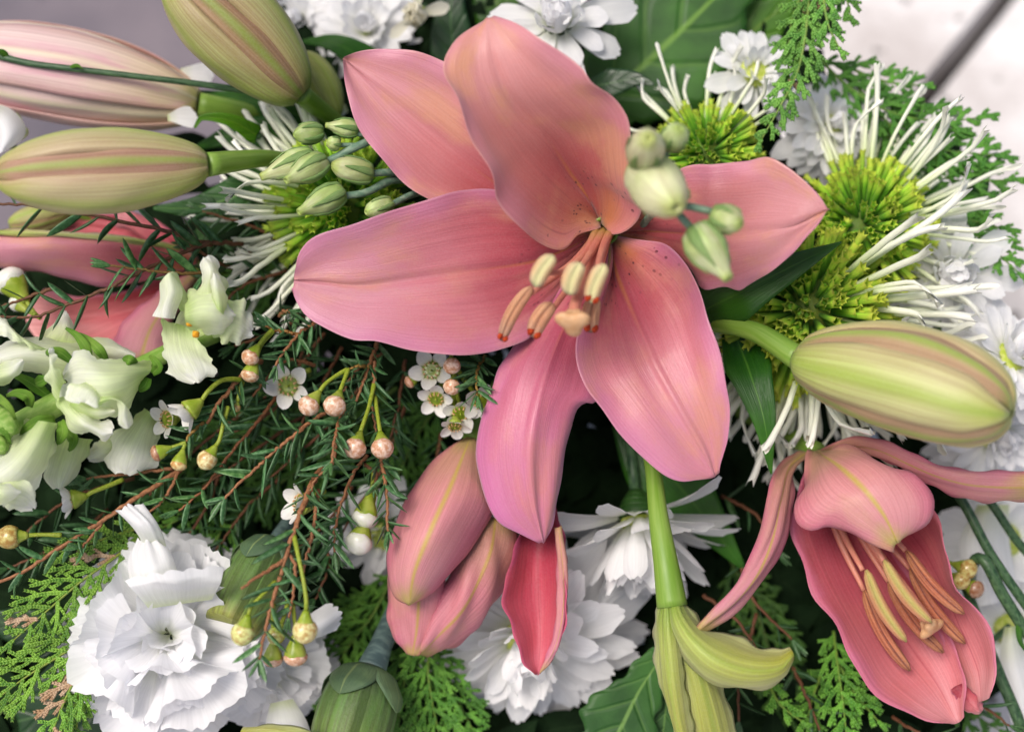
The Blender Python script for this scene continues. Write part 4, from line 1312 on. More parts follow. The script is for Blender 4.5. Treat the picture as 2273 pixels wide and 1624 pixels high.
l3 = thing('half_open_lily', 'half open deep pink lily cup with long orange anthers inside', 'lily', P(1815, 1005, -3))
pet([(2108, 1604), (2050, 1596), (1988, 1570), (1928, 1528), (1890, 1460), (1850, 1390), (1808, 1318), (1775, 1245), (1757, 1170), (1775, 1080), (1800, 1010)],
    [(2125, 1604), (2080, 1520), (2010, 1420), (1950, 1320), (1890, 1200), (1840, 1090), (1812, 1005)],
    [(2140, 1590), (2140, 1500), (2110, 1420), (2060, 1330), (2000, 1220), (1920, 1100), (1825, 1005)],
    [-0.6, -0.6, -0.8, -1.2, -1.8, -3], [-1.0, -2.2, -2.6, -2.8, -3], [-0.6, -1.6, -2.2, -2.6, -3], mats=(LILY_RED, LILY_OUT), parent=l3, nu=23, nv=46, color=(1.06, 1.12, 1.1))
pet([(2150, 1560), (2120, 1480), (2080, 1400), (2030, 1310), (1960, 1200), (1850, 1020)],
    [(2178, 1556), (2170, 1480), (2130, 1380), (2090, 1290), (2030, 1190), (1860, 1010)],
    [(2196, 1548), (2216, 1480), (2205, 1410), (2165, 1345), (2116, 1300), (2106, 1230), (2084, 1150), (1990, 1060), (1870, 1005)],
    [-1.6, -1.9, -2.2, -2.6, -3], [-1.0, -1.4, -1.8, -2.2, -3], [-0.5, 0.0, -0.2, -0.8, -2.8], mats=(LILY_RED, LILY_OUT), parent=l3, nu=19, nv=40, color=(1.08, 1.22, 1.15))
pet([(2172, 1585), (2148, 1578), (2130, 1560), (2110, 1530)], [(2178, 1580), (2162, 1568), (2145, 1550), (2125, 1520)], [(2184, 1572), (2178, 1556), (2165, 1540), (2140, 1515)], [-1.2, -1.3], [-1.0, -1.2], [-1.2, -1.3],
    mats=(LILY_RED, LILY_OUT), parent=l3, nu=9, nv=12, name='petal_tip')
for pth, an in (([(1820, 1040, -2.6), (1870, 1180, -1.9), (1915, 1265, -0.9)], [(1922, 1264, -0.7), (2012, 1424, -0.4)]),
                ([(1830, 1040, -2.6), (1910, 1150, -1.4), (1962, 1245, -0.2)], [(1962, 1242, -0.1), (2068, 1382, 0.2)]),
                ([(1815, 1040, -2.6), (1860, 1190, -2.2), (1918, 1310, -1.6)], [(1918, 1310, -1.5), (2020, 1488, -1.2)]),
                ([(1830, 1040, -2.6), (1910, 1190, -2.0), (1972, 1290, -1.4)], [(1972, 1290, -1.3), (2094, 1448, -1.1)]),
                ([(1840, 1040, -2.6), (1940, 1140, -1.5), (2010, 1222, -0.8)], [(2012, 1222, -0.7), (2140, 1362, -0.4)]),
                ([(1840, 1040, -2.6), (1940, 1170, -1.9), (2020, 1262, -1.3)], [(2020, 1260, -1.2), (2142, 1428, -0.9)])):
    stamen(l3, pth, an, 8, 12, ANTHER_OLIVE if an[0][2] > -0.75 and an[0][0] < 2000 else ANTHER_OR)
stem('style', [(1830, 1040, -2.7), (1930, 1200, -1.8), (2010, 1310, -1.0), (2062, 1384, -0.6)], [11, 10, 11, 14], FILAMENT, l3, 12)
stigma(l3, P(2066, 1390, -0.4), DIR(.5, -.65, .6), px(28))
pet([(1985, 1212), (1930, 1203), (1870, 1185), (1832, 1170), (1802, 1176), (1778, 1162), (1768, 1130), (1774, 1080), (1790, 1030), (1802, 1005)],
    [(1992, 1205), (1976, 1168), (1955, 1132), (1918, 1085), (1870, 1040), (1812, 1000)],
    [(2002, 1206), (2038, 1188), (2064, 1160), (2069, 1120), (2055, 1090), (2020, 1050), (1960, 1016), (1880, 998), (1822, 998)],
    [0.7, 0.6, 0.3, 0.0, -0.9, -2.5], [0.9, 1.1, 0.9, 0.0, -2.4], [0.7, 0.9, 0.6, -0.3, -2.4], mats=(LILY_OUT, LILY_RED), parent=l3, nu=25, nv=44, color=(1.0, 0.92, 0.93),
    ripple=lambda u, v: 0.0020 * np.sin(13 * v + 2 * u) * np.abs(u)**4 + 0.0006 * np.exp(-(u / .1)**2))
pet([(1546, 1388), (1600, 1330), (1656, 1252), (1688, 1172), (1704, 1100), (1720, 1040), (1772, 1000)], [(1552, 1402), (1620, 1345), (1680, 1270), (1718, 1190), (1734, 1110), (1748, 1040), (1790, 1004)],
    [(1562, 1411), (1640, 1352), (1702, 1274), (1742, 1200), (1757, 1120), (1770, 1040), (1800, 1008)],
    [0.9, 0.7, 0.0, -1.1, -2.5], [1.0, 0.8, 0.2, -0.9, -2.5], [0.5, 0.2, -0.5, -1.4, -2.6], mats=(LILY_OUT, LILY_RED), parent=l3, nu=15, nv=44, color=(0.95, 0.82, 0.9))
pet([(2290, 1046), (2160, 1040), (2060, 1022), (1985, 986), (1935, 970), (1890, 968), (1848, 984), (1815, 1000)], [(2292, 1082), (2160, 1076), (2085, 1056), (2020, 1030), (1950, 1000), (1880, 988), (1825, 1002)],
    [(2290, 1114), (2190, 1114), (2140, 1106), (2080, 1084), (2030, 1058), (1980, 1028), (1900, 1004), (1835, 1004)],
    [0.8, 0.7, 0.2, -0.8, -2.5], [0.9, 0.8, 0.3, -0.7, -2.5], [0.0, -0.2, -0.3, -1.1, -2.6], mats=(LILY_OUT, LILY_RED), parent=l3, nu=15, nv=44, color=(1.0, 0.82, 0.9))
stem('stem', [(1815, 1002, -2.7), (1740, 960, -4.5), (1620, 900, -8)], [20, 18, 20], STEM, l3)

l4 = thing('green_lily', 'green unripe lily on thick stem with one sepal curled back', 'lily', P(1450, 1040, -2.5))
stem('stem', [(1440, 985, -2.6), (1452, 1060, -1.6), (1462, 1150, -0.6), (1478, 1250, 0.0), (1492, 1345, 0.2)], [17, 19, 22, 27, 34], STEM, l4, 16, 30)
pet([(1650, 1680), (1625, 1580), (1600, 1500), (1570, 1430), (1535, 1370), (1510, 1330)], [(1600, 1690), (1575, 1580), (1550, 1490), (1525, 1410), (1498, 1332)], [(1545, 1690), (1530, 1600), (1515, 1500), (1500, 1420), (1485, 1335)],
    [-0.8, -0.6, -0.4, 0.2], [-0.2, 0.4, 0.5, 0.3], [-0.4, 0.0, 0.2, 0.2], mats=(GREEN_PETAL, GREEN_PETAL), parent=l4, nu=17, nv=34, name='sepal')
pet([(1560, 1690), (1535, 1590), (1520, 1500), (1508, 1410), (1492, 1335)], [(1525, 1690), (1500, 1590), (1486, 1500), (1478, 1420), (1478, 1338)], [(1520, 1690), (1482, 1570), (1458, 1490), (1450, 1410), (1456, 1350), (1474, 1330)],
    [0.0, 0.3, 0.5, 0.4], [0.4, 0.7, 0.8, 0.5], [-0.6, -0.5, -0.4, 0.1], mats=(GREEN_PETAL, GREEN_PETAL), parent=l4, nu=17, nv=34, name='sepal')
pet([(1752, 1434), (1730, 1440), (1680, 1430), (1620, 1404), (1575, 1396), (1545, 1368), (1515, 1330)], [(1762, 1452), (1730, 1482), (1660, 1486), (1590, 1462), (1540, 1420), (1508, 1372), (1496, 1328)],
    [(1760, 1468), (1744, 1500), (1700, 1524), (1640, 1531), (1570, 1510), (1520, 1462), (1492, 1400), (1478, 1335)],
    [1.2, 0.8, 0.4, 0.2, 0.1], [1.6, 1.9, 1.9, 1.5, 0.4], [1.2, 1.1, 0.9, 0.7, 0.2], mats=(GREEN_PETAL, GREEN_PETAL), parent=l4, nu=21, nv=40, name='sepal')

l5 = thing('blurred_lily', 'pink lily half hidden behind waxflower twigs and snapdragon', 'lily', P(420, 620, -6))
pet([(-40, 516), (100, 520), (250, 530), (390, 548), (440, 570)], [(-40, 560), (100, 556), (240, 560), (380, 575), (440, 585)], [(-40, 590), (60, 600), (160, 622), (260, 636), (380, 605), (440, 595)],
    [-2.4, -2.6, -3.4, -5], [-2.2, -2.4, -3.2, -5], [-2.8, -3.2, -4, -5], mats=(LILY_IN, LILY_OUT), parent=l5, color=(1, .95, .98))
pet([(-40, 508), (100, 512), (260, 522), (400, 545)], [(-40, 514), (100, 519), (260, 529), (400, 552)], [(-40, 521), (100, 527), (260, 538), (400, 560)], [-2.3, -2.5, -3.2, -4.6], [-2.1, -2.3, -3.0, -4.5], [-2.3, -2.5, -3.2, -4.6],
    mats=(BUD_OUT, BUD_OUT), parent=l5, nu=7, name='petal_rim')
pet([(100, 640), (180, 660), (280, 640), (380, 610), (440, 590)], [(60, 720), (160, 716), (260, 690), (360, 650), (440, 600)], [(150, 790), (240, 770), (320, 720), (390, 660), (440, 610)], [-4.4, -5], [-4.8, -5.4], [-4.0, -5], mats=(LILY_RED, LILY_OUT), parent=l5, color=(1.15, 1.3, 1.15))
pet([(230, 800), (270, 720), (320, 670), (380, 630), (440, 600)], [(310, 810), (330, 740), (360, 690), (400, 640), (440, 605)], [(380, 800), (380, 740), (390, 700), (420, 650), (445, 610)], [-3.6, -5], [-3.0, -4.8], [-3.6, -5], mats=(LILY_OUT, LILY_RED), parent=l5, color=(1, .9, 1))
pet([(90, 478), (200, 470), (320, 490), (430, 560)], [(60, 505), (200, 500), (320, 520), (430, 570)], [(60, 530), (200, 530), (320, 545), (430, 580)], [-5.2, -5.4], [-5.6, -5.8], [-5.2, -5.5], mats=(LILY_RED, LILY_OUT), parent=l5, color=(1.1, 1.15, 1.1))
pet([(270, 460), (330, 480), (400, 530), (440, 575)], [(260, 480), (320, 505), (390, 545), (440, 580)], [(250, 500), (310, 525), (380, 560), (440, 585)], [-5.0, -5.4], [-4.8, -5.4], [-5.0, -5.4], mats=(LILY_RED, LILY_OUT), parent=l5)
stem('stem', [(430, 590, -5), (480, 610, -6.5), (600, 680, -9)], [14, 14, 16], STEM, l5)

# ================================================================== lily buds
def bud_thing(label, A, B, r, roll, stem_pts, stem_r, **kw):
    t = thing('lily_bud', label, 'lily bud', P(*A), 'lily buds')
    lily_bud(t, A, B, r, roll, **kw)
    stem('stem', stem_pts, stem_r, STEM, t, 14)
    return t
bud_thing('plump yellow green lily bud reaching over white quill petals and pink lily', (1772, 796, 0.6), (2246, 918, 4.2), 122, 0.25,
          [(1500, 715, -4.5), (1590, 718, -1.6), (1680, 738, -0.2), (1775, 797, 0.7)], [20, 20, 21, 27], bow=-14, tint=(.93, 1.02, .82),
          prof=[(0.0, 0.26), (0.05, 0.50), (0.2, 0.78), (0.42, 0.98), (0.65, 1.0), (0.82, 0.86), (0.93, 0.62), (0.98, 0.36), (1.0, 0.08)])
bud_thing('olive and brown lily bud beside the white chrysanthemums, a second green bud behind it', (668, 212, -2.2), (372, -72, -1.0), 104, 1.05,
          [(664, 206, -2.2), (720, 250, -4.0), (840, 340, -8)], [22, 18, 18], bow=8, tint=(0.72, 0.74, 0.56))
bud_thing('striped cream and brown lily bud above the pink petals and dark twigs', (458, 366, 1.2), (-14, 392, 2.6), 92, 1.15,
          [(458, 366, 1.2), (520, 358, 0.2), (600, 352, -1.5), (760, 380, -6)], [26, 19, 18, 18], bow=-3, tint=(.94, .92, .88))
bud_thing('pink and cream lily bud crossed by a thin dark stem', (440, 232, -4.6), (-190, 120, -4.0), 104, 0.2,
          [(440, 232, -4.6), (520, 245, -5.0), (640, 270, -6.5), (820, 330, -9)], [26, 19, 18, 18], out=LILY_PALE, inn=LILY_PALE, tint=(1.0, 1.0, 1.0), open_=0.6, bow=14)
bud_thing('small pale green lily bud tucked behind the olive bud', (742, 262, -5.0), (668, 118, -4.2), 48, 0.6, [(740, 255, -5.0), (790, 330, -7), (860, 420, -9)], [14, 14, 14], out=GREEN_PETAL, inn=GREEN_PETAL)
bud_thing('small olive bud under the striped cream bud', (150, 470, -5.2), (20, 500, -4.6), 30, 0.4, [(150, 470, -5.2), (260, 500, -6.2), (420, 560, -8)], [9, 10, 10], tint=(.8, .9, .6))
b6 = thing('stem_sprig', 'thin dark green stem lying across the pink and cream bud', 'stem', P(640, 215, -3))
stem('stem', [(-30, 118, -2.6), (60, 140, -2.6), (160, 153, -2.6), (320, 172, -2.8), (480, 192, -3.2), (640, 218, -4), (760, 260, -6)], [8, 7, 7, 8, 9], STEM_DK, b6, 10, 40)
leaf('bract', [(150, 152, -2.6), (172, 146, -2.4), (184, 154, -2.3)], [2, 5, 1], LEAF_BRIGHT, b6, nv=10, nu=5)
leaf('bract', [(20, 130, -2.6), (4, 116, -2.4), (-14, 112, -2.3)], [3, 8, 1], LEAF_BRIGHT, b6, nv=10, nu=5)

# ================================================================== lisianthus
ls = thing('lisianthus_sprig', 'sprig of pale green lisianthus buds hanging in front of the pink petal', 'flower sprig', P(1430, 500, -2))
stem('stem', [(1418, 512, -2.5), (1446, 476, 0.5), (1480, 462, 3.6), (1512, 456, 4.4), (1585, 470, 4.4)], [9, 9, 9, 9, 8], STEM_BLUE, ls, 10, 30)
stem('side_stem', [(1492, 460, 4.2), (1516, 486, 4.4), (1548, 522, 4.2)], [9, 9, 9], STEM_BLUE, ls, 10, 14)
stem('side_stem', [(1446, 476, 0.5), (1432, 440, 2.4), (1436, 372, 4.0), (1434, 345, 4.4)], [8, 7, 7, 7], STEM_BLUE, ls, 8, 16)
stem('side_stem', [(1436, 400, 3.2), (1470, 360, 3.6), (1490, 322, 3.8)], [6, 6, 6], STEM_BLUE, ls, 8, 14)
stem('side_stem', [(1490, 466, 4.0), (1506, 446, 4.5), (1516, 436, 4.6)], [4, 4, 4], STEM_BLUE, ls, 8, 8)
lisi_bud(ls, (1428, 356, 3.8), (1440, 306, 6.2), 40, (1.15, 1.08, 1.2), fat=True, seed=.3)
lisi_bud(ls, (1488, 322, 3.8), (1510, 284, 4.6), 29, (.85, .95, .8), fat=True, seed=1.1)
lisi_bud(ls, (1424, 374, 3.6), (1502, 462, 5.6), 58, (1.18, 1.10, 1.25), fat=True, seed=2.0, sep=False)
lisi_bud(ls, (1586, 474, 4.4), (1646, 500, 5.0), 30, (.95, 1, .9), fat=True, seed=.8)
lisi_bud(ls, (1540, 504, 4.2), (1618, 620, 4.8), 44, (1.02, 1.06, 1.05), seed=1.7)
lisi_bud(ls, (1512, 438, 4.5), (1528, 420, 4.7), 13, (.8, .95, .7), fat=True, seed=.1)
for a, b in (((1406, 412, 3.6), (1388, 410, 4.0)), ((1428, 462, 4.0), (1432, 480, 4.2))):
    leaf('sepal', [a, ((a[0] + b[0]) / 2, (a[1] + b[1]) / 2 - 2, a[2]), b], [5, 4, 1], LISI_SEPAL, ls, nv=8, nu=5)

lz = thing('lisianthus_sprig', 'sprig of twisted green lisianthus buds over the green spider chrysanthemum', 'flower sprig', P(900, 390, -3))
stem('stem', [(960, 330, -3.6), (870, 300, -1.8), (800, 322, -0.8), (740, 352, -0.6), (706, 368, -0.6)], [12, 11, 10, 9, 8], STEM_BLUE, lz, 10, 24)
stem('side_stem', [(840, 306, -1.3), (800, 296, -1.0), (760, 292, -0.9)], [10, 8, 7], STEM_BLUE, lz, 8, 12)
stem('side_stem', [(930, 390, -3), (870, 382, -1.4), (820, 386, -0.9)], [10, 9, 8], STEM_BLUE, lz, 8, 12)
stem('side_stem', [(940, 400, -3), (870, 400, -1.6), (810, 428, -0.7), (752, 436, -0.4)], [11, 10, 9, 8], STEM_BLUE, lz, 8, 16)
stem('side_stem', [(960, 420, -3), (910, 434, -1.2), (866, 456, -0.4)], [9, 8, 7], STEM_BLUE, lz, 8, 12)
stem('side_stem', [(800, 322, -0.8), (770, 322, -0.7), (752, 322, -0.6)], [5, 5, 5], STEM_BLUE, lz, 8, 8)
lisi_bud(lz, (716, 292, -0.8), (652, 300, -0.4), 23, (.72, .86, .6), fat=True, seed=.5)
lisi_bud(lz, (796, 288, -1.0), (722, 278, -0.7), 21, (.95, 1.0, .85), seed=1.2)
lisi_bud(lz, (752, 320, -0.6), (726, 316, -0.3), 15, (.9, 1, .75), fat=True, seed=2.2)
lisi_bud(lz, (700, 346, -0.6), (578, 394, -0.2), 31, (1.05, 1.06, 1.0), seed=1.5)
lisi_bud(lz, (722, 356, -0.5), (634, 402, 0.3), 31, (.85, .93, .75), seed=.2)
lisi_bud(lz, (826, 388, -0.9), (736, 366, -0.3), 28, (.98, 1.0, .9), fat=True, seed=2.6)
lisi_bud(lz, (762, 424, -0.4), (662, 472, 0.3), 31, (.82, .92, .70), seed=1.0)
lisi_bud(lz, (868, 452, -0.4), (812, 472, 0.2), 22, (.9, 1, .8), fat=True, seed=.9)

# ================================================================== spider chrysanthemums
spider('spider_chrysanthemum', 'green centred spider chrysanthemum under the twisted lisianthus buds', (760, 455, -3.4), (-.25, .12, .95), 165, 240,
       [(56, 105, 262, -10, 26), (10, 140, 230, 25, 55)], 3, (1.1, 1.75), tint=(.92, 1.0, .8))
spider('spider_chrysanthemum', 'spider chrysanthemum with long upright white quills beside the cedar', (1925, 495, -3.6), (.36, .32, .86), 150, 270,
       [(54, -45, 118, 0, 32), (16, -40, 100, 30, 60)], 4, (1.25, 2.0), tint=(1.05, 1.05, .9))
spider('spider_chrysanthemum', 'large spider chrysanthemum with yellow green star florets behind the plump bud', (1800, 690, -2.8), (.05, -.10, .98), 195, 298,
       [(64, 190, 345, -14, 14), (10, -50, 20, 0, 30), (26, -110, 60, 25, 62)], 5, (1.1, 1.75), tint=(1.06, 1.0, .9))
spider('spider_chrysanthemum', 'small spider chrysanthemum with upright quills between two lily petals', (1572, 330, -3.6), (.12, .62, .78), 118, 190,
       [(18, 20, 165, 5, 48)], 6, (1.3, 2.0), tint=(.98, 1.0, .8))
# ================================================================== white chrysanthemums
FULL = [(20, .10, 2, 1.0, 1.0, 'back'), (20, .10, 14, .92, 1.0, 'flat'), (18, .08, 30, .78, 1.0, 'flat'), (15, .06, 46, .62, 1.0, 'up'), (11, .06, 62, .48, 1.4, 'in'), (8, .04, 76, .38, 1.6, 'in')]
BUTTON = [(9, .10, 4, 1.05, 1.25, 'flat'), (8, .10, 18, .75, 1.3, 'flat'), (9, .14, 40, .46, 1.7, 'in'), (10, .12, 56, .46, 1.9, 'in'), (8, .08, 70, .44, 1.9, 'in'), (5, .03, 82, .42, 1.8, 'in')]
DAISY = [(12, .12, 4, 1.0, 1.1, 'flat'), (11, .12, 22, .85, 1.1, 'flat'), (9, .10, 42, .6, 1.1, 'up'), (7, .1, 56, .4, 1.0, 'up')]
mum('chrysanthemum', 'soft white chrysanthemum at the top of the bouquet beside the olive bud', (660, 48, -7.5), (-.1, .1, .95), 105, FULL, core=.15, seed=1)
mum('chrysanthemum', 'soft white chrysanthemum between the olive bud and the closed cream bloom', (812, 62, -7.0), (.05, .1, .98), 125, FULL, core=.15, seed=2)
mum('chrysanthemum', 'closed cream chrysanthemum bloom with brown tinged centre', (925, 32, -5.5), (-.1, -.25, .95), 74,
    [(9, .16, 58, .75, 1.3, 'bud'), (8, .12, 66, .78, 1.3, 'bud'), (7, .06, 76, .78, 1.2, 'bud'), (3, .1, 20, 1.0, 1.2, 'flat')], tint=(.92, .89, .74), seed=3)
mum('chrysanthemum', 'white chrysanthemum with tight cream centre above the top lily petal', (1238, 42, -3.6), (-.02, .1, .98), 148, BUTTON, core=.14, seed=14)
mum('chrysanthemum', 'small white chrysanthemum behind the pale drooping cedar tips', (1680, 158, -4.2), (.2, .2, .95), 100, DAISY, core=.36, seed=5)
mum('chrysanthemum', 'white chrysanthemum with yellow green centre nestled against the dark cedar', (1848, 276, -4.8), (.25, .1, .95), 112, FULL, core=.34, seed=6)
mum('chrysanthemum', 'white chrysanthemum with cream heart below the cedar tip', (2114, 606, -3.4), (-.15, -.12, .97), 138, BUTTON, core=.14, seed=7)
mum('chrysanthemum', 'white chrysanthemum seen from its side above the tip of the plump bud', (2246, 790, -3.0), (.3, .5, .8), 136, FULL, seed=8)
mum('chrysanthemum', 'blurred white chrysanthemum under the tip of the plump bud', (2215, 960, -5.2), (.2, -.3, .92), 150, FULL, seed=9)
mum('chrysanthemum', 'large white chrysanthemum with green heart under the crimson lily petal', (1165, 1424, -4.4), (-.12, -.48, .86), 240, FULL, core=.22, seed=10)
mum('chrysanthemum', 'white chrysanthemum turned downwards beside the thick green stem', (1420, 1170, -3.9), (.10, -.93, .35), 205, [(10, .10, 14, 1.0, 1.0, 'flat'), (12, .10, 34, .98, 1.0, 'flat'), (13, .09, 50, .92, .95, 'up'), (12, .08, 62, .82, .9, 'up'), (9, .05, 74, .7, .9, 'up')], core=.2, seed=11)
mum('chrysanthemum', 'white chrysanthemum half hidden by waxflower needles left of the closed pink lily', (850, 1195, -5.2), (-.05, -.4, .9), 125, DAISY, seed=12)
mum('chrysanthemum', 'white chrysanthemum far behind the green stems', (2230, 1200, -6.0), (.2, .1, .95), 150, [(12, .1, 10, 1.0, 1.5, 'flat'), (9, .1, 34, .8, 1.5, 'up')], seed=13)
mum('chrysanthemum', 'white chrysanthemum low behind the bent green stems', (2245, 1400, -5.5), (-.3, -.2, .9), 130, [(11, .1, 6, 1.0, 1.5, 'flat'), (9, .1, 26, .8, 1.5, 'flat')], seed=16)
# stray white petals among the left-hand buds
for i, (x, y, dx, dy, s, lab) in enumerate(((372, 262, 55, -8, 70, 'white petal below the pink and cream bud'), (400, 160, 70, 12, 80, 'white petal under the olive lily bud'),
                                            (770, 240, -50, 18, 95, 'white petal edge beside the upper left lily petal'))):
    t = thing('fallen_petal', lab + ', loose', 'petal', P(x, y, -3.6))
    place('blade', MUMP['flat'][i], t, frame(P(x, y, -3.6 - i), unit(P(x + dx, y + dy, -4) - P(x, y, -4)), EZ, px(s) * 2.2, px(s), px(s)))
# white rose-like petals at far left
tl = thing('white_bloom', 'smooth white petals at the edge beside the striped cream bud', 'flower', P(0, 300, -3.5))
pet([(20, 330), (50, 310), (58, 285), (40, 255), (10, 235), (-40, 230)], [(0, 340), (15, 300), (5, 270), (-20, 255), (-50, 250)], [(-20, 340), (-20, 310), (-30, 290), (-50, 285), (-60, 280)], [-3, -3.4], [-2, -2.6], [-3, -3.2], mats=(MUM_WHITE,), thick=0, parent=tl, nu=11, nv=16)
pet([(34, 322), (62, 300), (52, 270), (38, 250)], [(20, 330), (44, 300), (40, 276), (30, 255)], [(0, 336), (20, 306), (24, 280), (20, 260)], [-3.6, -3.6], [-3.0, -3.2], [-3.4, -3.4], mats=(SNAP,), thick=0, rnd=.22, parent=tl, nu=9, nv=14, color=(.95, 1, .7))
stem('stem', [(10, 300, -3.6), (60, 360, -6), (200, 480, -8)], [8, 8, 8], STEM_DK, tl)

# ================================================================== carnations
t = carnation('carnation', 'frilled white carnation with ruffled petals beside green cedar', (376, 1412, -1.6), (-.04, .08, .98), 212,
          [(8, 2, 1.06, -.18, 0, 360), (8, 15, 1.0, -.10, 10, 370), (7, 28, .95, -.04, 25, 385), (6, 44, .86, .02, 0, 360), (4, 60, .76, .06, 20, 380), (4, 74, .66, .08, 0, 360), (5, 84, .5, .02, 0, 360)], 21)
tube('stem', [P(400, 1410, -4), P(440, 1400, -5.5), P(560, 1330, -8)], [0.003, 0.003, 0.003], STEM_GREY, t, 8, 10)
def frill(t, L, M, R, zl, zm, zr, amp=0.0008, nu=21, nv=26, k=9, mat=None, color=None, teeth=0.0012):
    rr = [PP(zfill(L, zl)), PP(zfill(M, zm)), PP(zfill(R, zr))]
    G = rails_grid(rr, nu, nv)
    N = grid_normals(G)
    u, v = np.meshgrid(np.linspace(-1, 1, nu), np.linspace(0, 1, nv))
    G = G + N * (amp * v**2 * np.sin(k * u + 2 * v))[..., None]
    d = unit(G[-1] - G[-2])
    G[-1] += d * (teeth * np.abs(np.sin(np.linspace(0, 16, nu))))[:, None]
    v, f, uv, mi = sheet(G, 0, EZ)
    m = mat or CARN
    part('petal', v, f, (m,), t, uv, color=color or (1, 1, 1))
frill(t, [(330, 1230), (300, 1180), (260, 1140)], [(350, 1225), (330, 1165), (292, 1124)], [(372, 1225), (360, 1180), (330, 1128)], [0, .5, .2], [0, .9, .6], [0, .4, .2])
frill(t, [(330, 1330), (290, 1290), (282, 1235), (300, 1205)], [(360, 1320), (340, 1270), (330, 1220), (328, 1198)], [(400, 1310), (392, 1260), (375, 1215), (350, 1200)], [0, .8, .6, .2], [0, 1.4, 1.2, .4], [0, .8, .8, .2])
frill(t, [(330, 1350), (290, 1300), (280, 1290)], [(400, 1340), (390, 1290), (385, 1272)], [(470, 1330), (490, 1290), (494, 1262)], [.4, 1.4, 1.0], [.2, 1.6, 1.6], [.4, 1.2, 1.0], k=6)
t = carnation('carnation', 'white carnation behind the hanging waxflower buds', (600, 1490, -3.6), (.2, -.25, .92), 132,
          [(7, 4, 1.0, -.15, 0, 360), (7, 22, .92, -.06, 10, 370), (5, 45, .75, .0, 0, 360), (4, 70, .6, .05, 0, 360)], 8)
tube('stem', [P(640, 1440, -5.5), P(660, 1460, -6.5), P(700, 1520, -7.5)], [0.003, 0.003, 0.003], STEM_GREY, t, 8, 10)
frill(t, [(650, 1400), (690, 1360), (720, 1338)], [(655, 1412), (710, 1385), (752, 1362)], [(660, 1424), (710, 1415), (745, 1400)], [-2.6, -2.2, -2.2], [-2.4, -1.8, -2.0], [-2.6, -2.2, -2.2], k=4)
frill(t, [(600, 1560), (590, 1600), (580, 1640)], [(625, 1555), (635, 1600), (640, 1640)], [(650, 1550), (675, 1590), (690, 1630)], [-2.6, -2.4, -2.6], [-2.4, -2.0, -2.2], [-2.6, -2.4, -2.6], k=4)
t = thing('carnation_bud', 'green carnation calyx behind the hanging waxflower twig', 'flower bud', P(610, 1205, -3.4))
carn_calyx(t, (612, 1206, -2.0), (512, 1392, -.4), 72)
frill(t, [(480, 1390), (470, 1420), (470, 1440)], [(510, 1400), (505, 1430), (500, 1450)], [(540, 1400), (540, 1430), (540, 1445)], [-1.8, -1.9, -2], [-1.4, -1.3, -1.4], [-1.8, -1.9, -2], k=4)
stem('stem', [(608, 1214, -2.2), (636, 1170, -3.6), (690, 1090, -7)], [22, 18, 18], STEM_GREY, t)
leaf('leaf', [(640, 1190, -2.8), (590, 1200, -2.2), (562, 1222, -2.0)], [16, 15, 2], SEPAL_BLUE, t, nv=14, nu=7)
t = thing('carnation_bud', 'striped green carnation calyx on a waxy grey stem', 'flower bud', P(825, 1490, -3))
carn_calyx(t, (822, 1484, -2.2), (756, 1700, -1.0), 88)
stem('stem', [(892, 1330, -4.6), (868, 1380, -3.8), (842, 1440, -2.8), (822, 1490, -2.2)], [24, 24, 25, 34], STEM_GREY, t, 14)
leaf('leaf', [(806, 1490, -2.2), (748, 1516, -1.9), (700, 1560, -2.2)], [14, 12, 2], SEPAL_BLUE, t, nv=14, nu=7)
t = thing('yellow_green_petal', 'pale yellow green petal edge below the carnation', 'petal', P(580, 1640, -.5))
pet([(540, 1612), (600, 1606), (660, 1612), (700, 1624)], [(530, 1640), (600, 1640), (670, 1650), (710, 1660)], [(530, 1690), (600, 1690), (670, 1690), (710, 1690)], [.4, .4], [.6, .6], [-.4, -.4], mats=(GREEN_PETAL, GREEN_PETAL), parent=t, nu=9, nv=16)

# ================================================================== snapdragons
sn = thing('snapdragon', 'cream snapdragon spike with ruffled florets and small green sepals', 'flower', P(380, 770, -1.5))
stem('stem', [(480, 745, -2.6), (380, 780, -1.2), (280, 828, -0.6), (160, 878, -0.5), (60, 935, -0.6), (-60, 1010, -0.8)], [16, 20, 21, 26, 30, 34], SNAP_STEM, sn, 16, 40)
def sepals(pts, w=12, tint=(1, 1, 1)):
    for p in pts:
        leaf('sepal', p, [w * .6, w, w * .8, 3], SNAP_SEPAL, sn, tint, nv=16, nu=7, fold=.25)
# upper left floret
pet([(-30, 770), (40, 750), (110, 752), (190, 762), (240, 790)][::-1], [(-30, 800), (60, 780), (140, 790), (230, 806)][::-1], [(-30, 840), (50, 826), (130, 842), (200, 846), (240, 820)][::-1], [-1, -1.2, -1.6][::-1], [.6, .3, -1][::-1], [-.4, -.6, -1.4][::-1], mats=(SNAP,), thick=0, rnd=.22, parent=sn, rev=False, nu=15, nv=26)
pet([(60, 770), (20, 730), (0, 700), (-30, 690)], [(90, 770), (40, 742), (10, 715), (-30, 710)], [(110, 780), (60, 770), (20, 750), (-30, 745)], [-.6, -.2, -.4], [0, .5, .3], [0, .6, .5], mats=(SNAP,), thick=0, rnd=.22, parent=sn, rev=False, ripple=wavy(.0012), nu=13, nv=24)
pet([(80, 760), (120, 715), (138, 684)], [(120, 764), (140, 730), (146, 690)], [(190, 772), (170, 735), (150, 694)], [-1.4, -1.6, -1.6], [-1.2, -1.2, -1.6], [-1.4, -1.6, -1.6], mats=(SNAP,), thick=0, rnd=.22, parent=sn, rev=False, nu=11, nv=20)
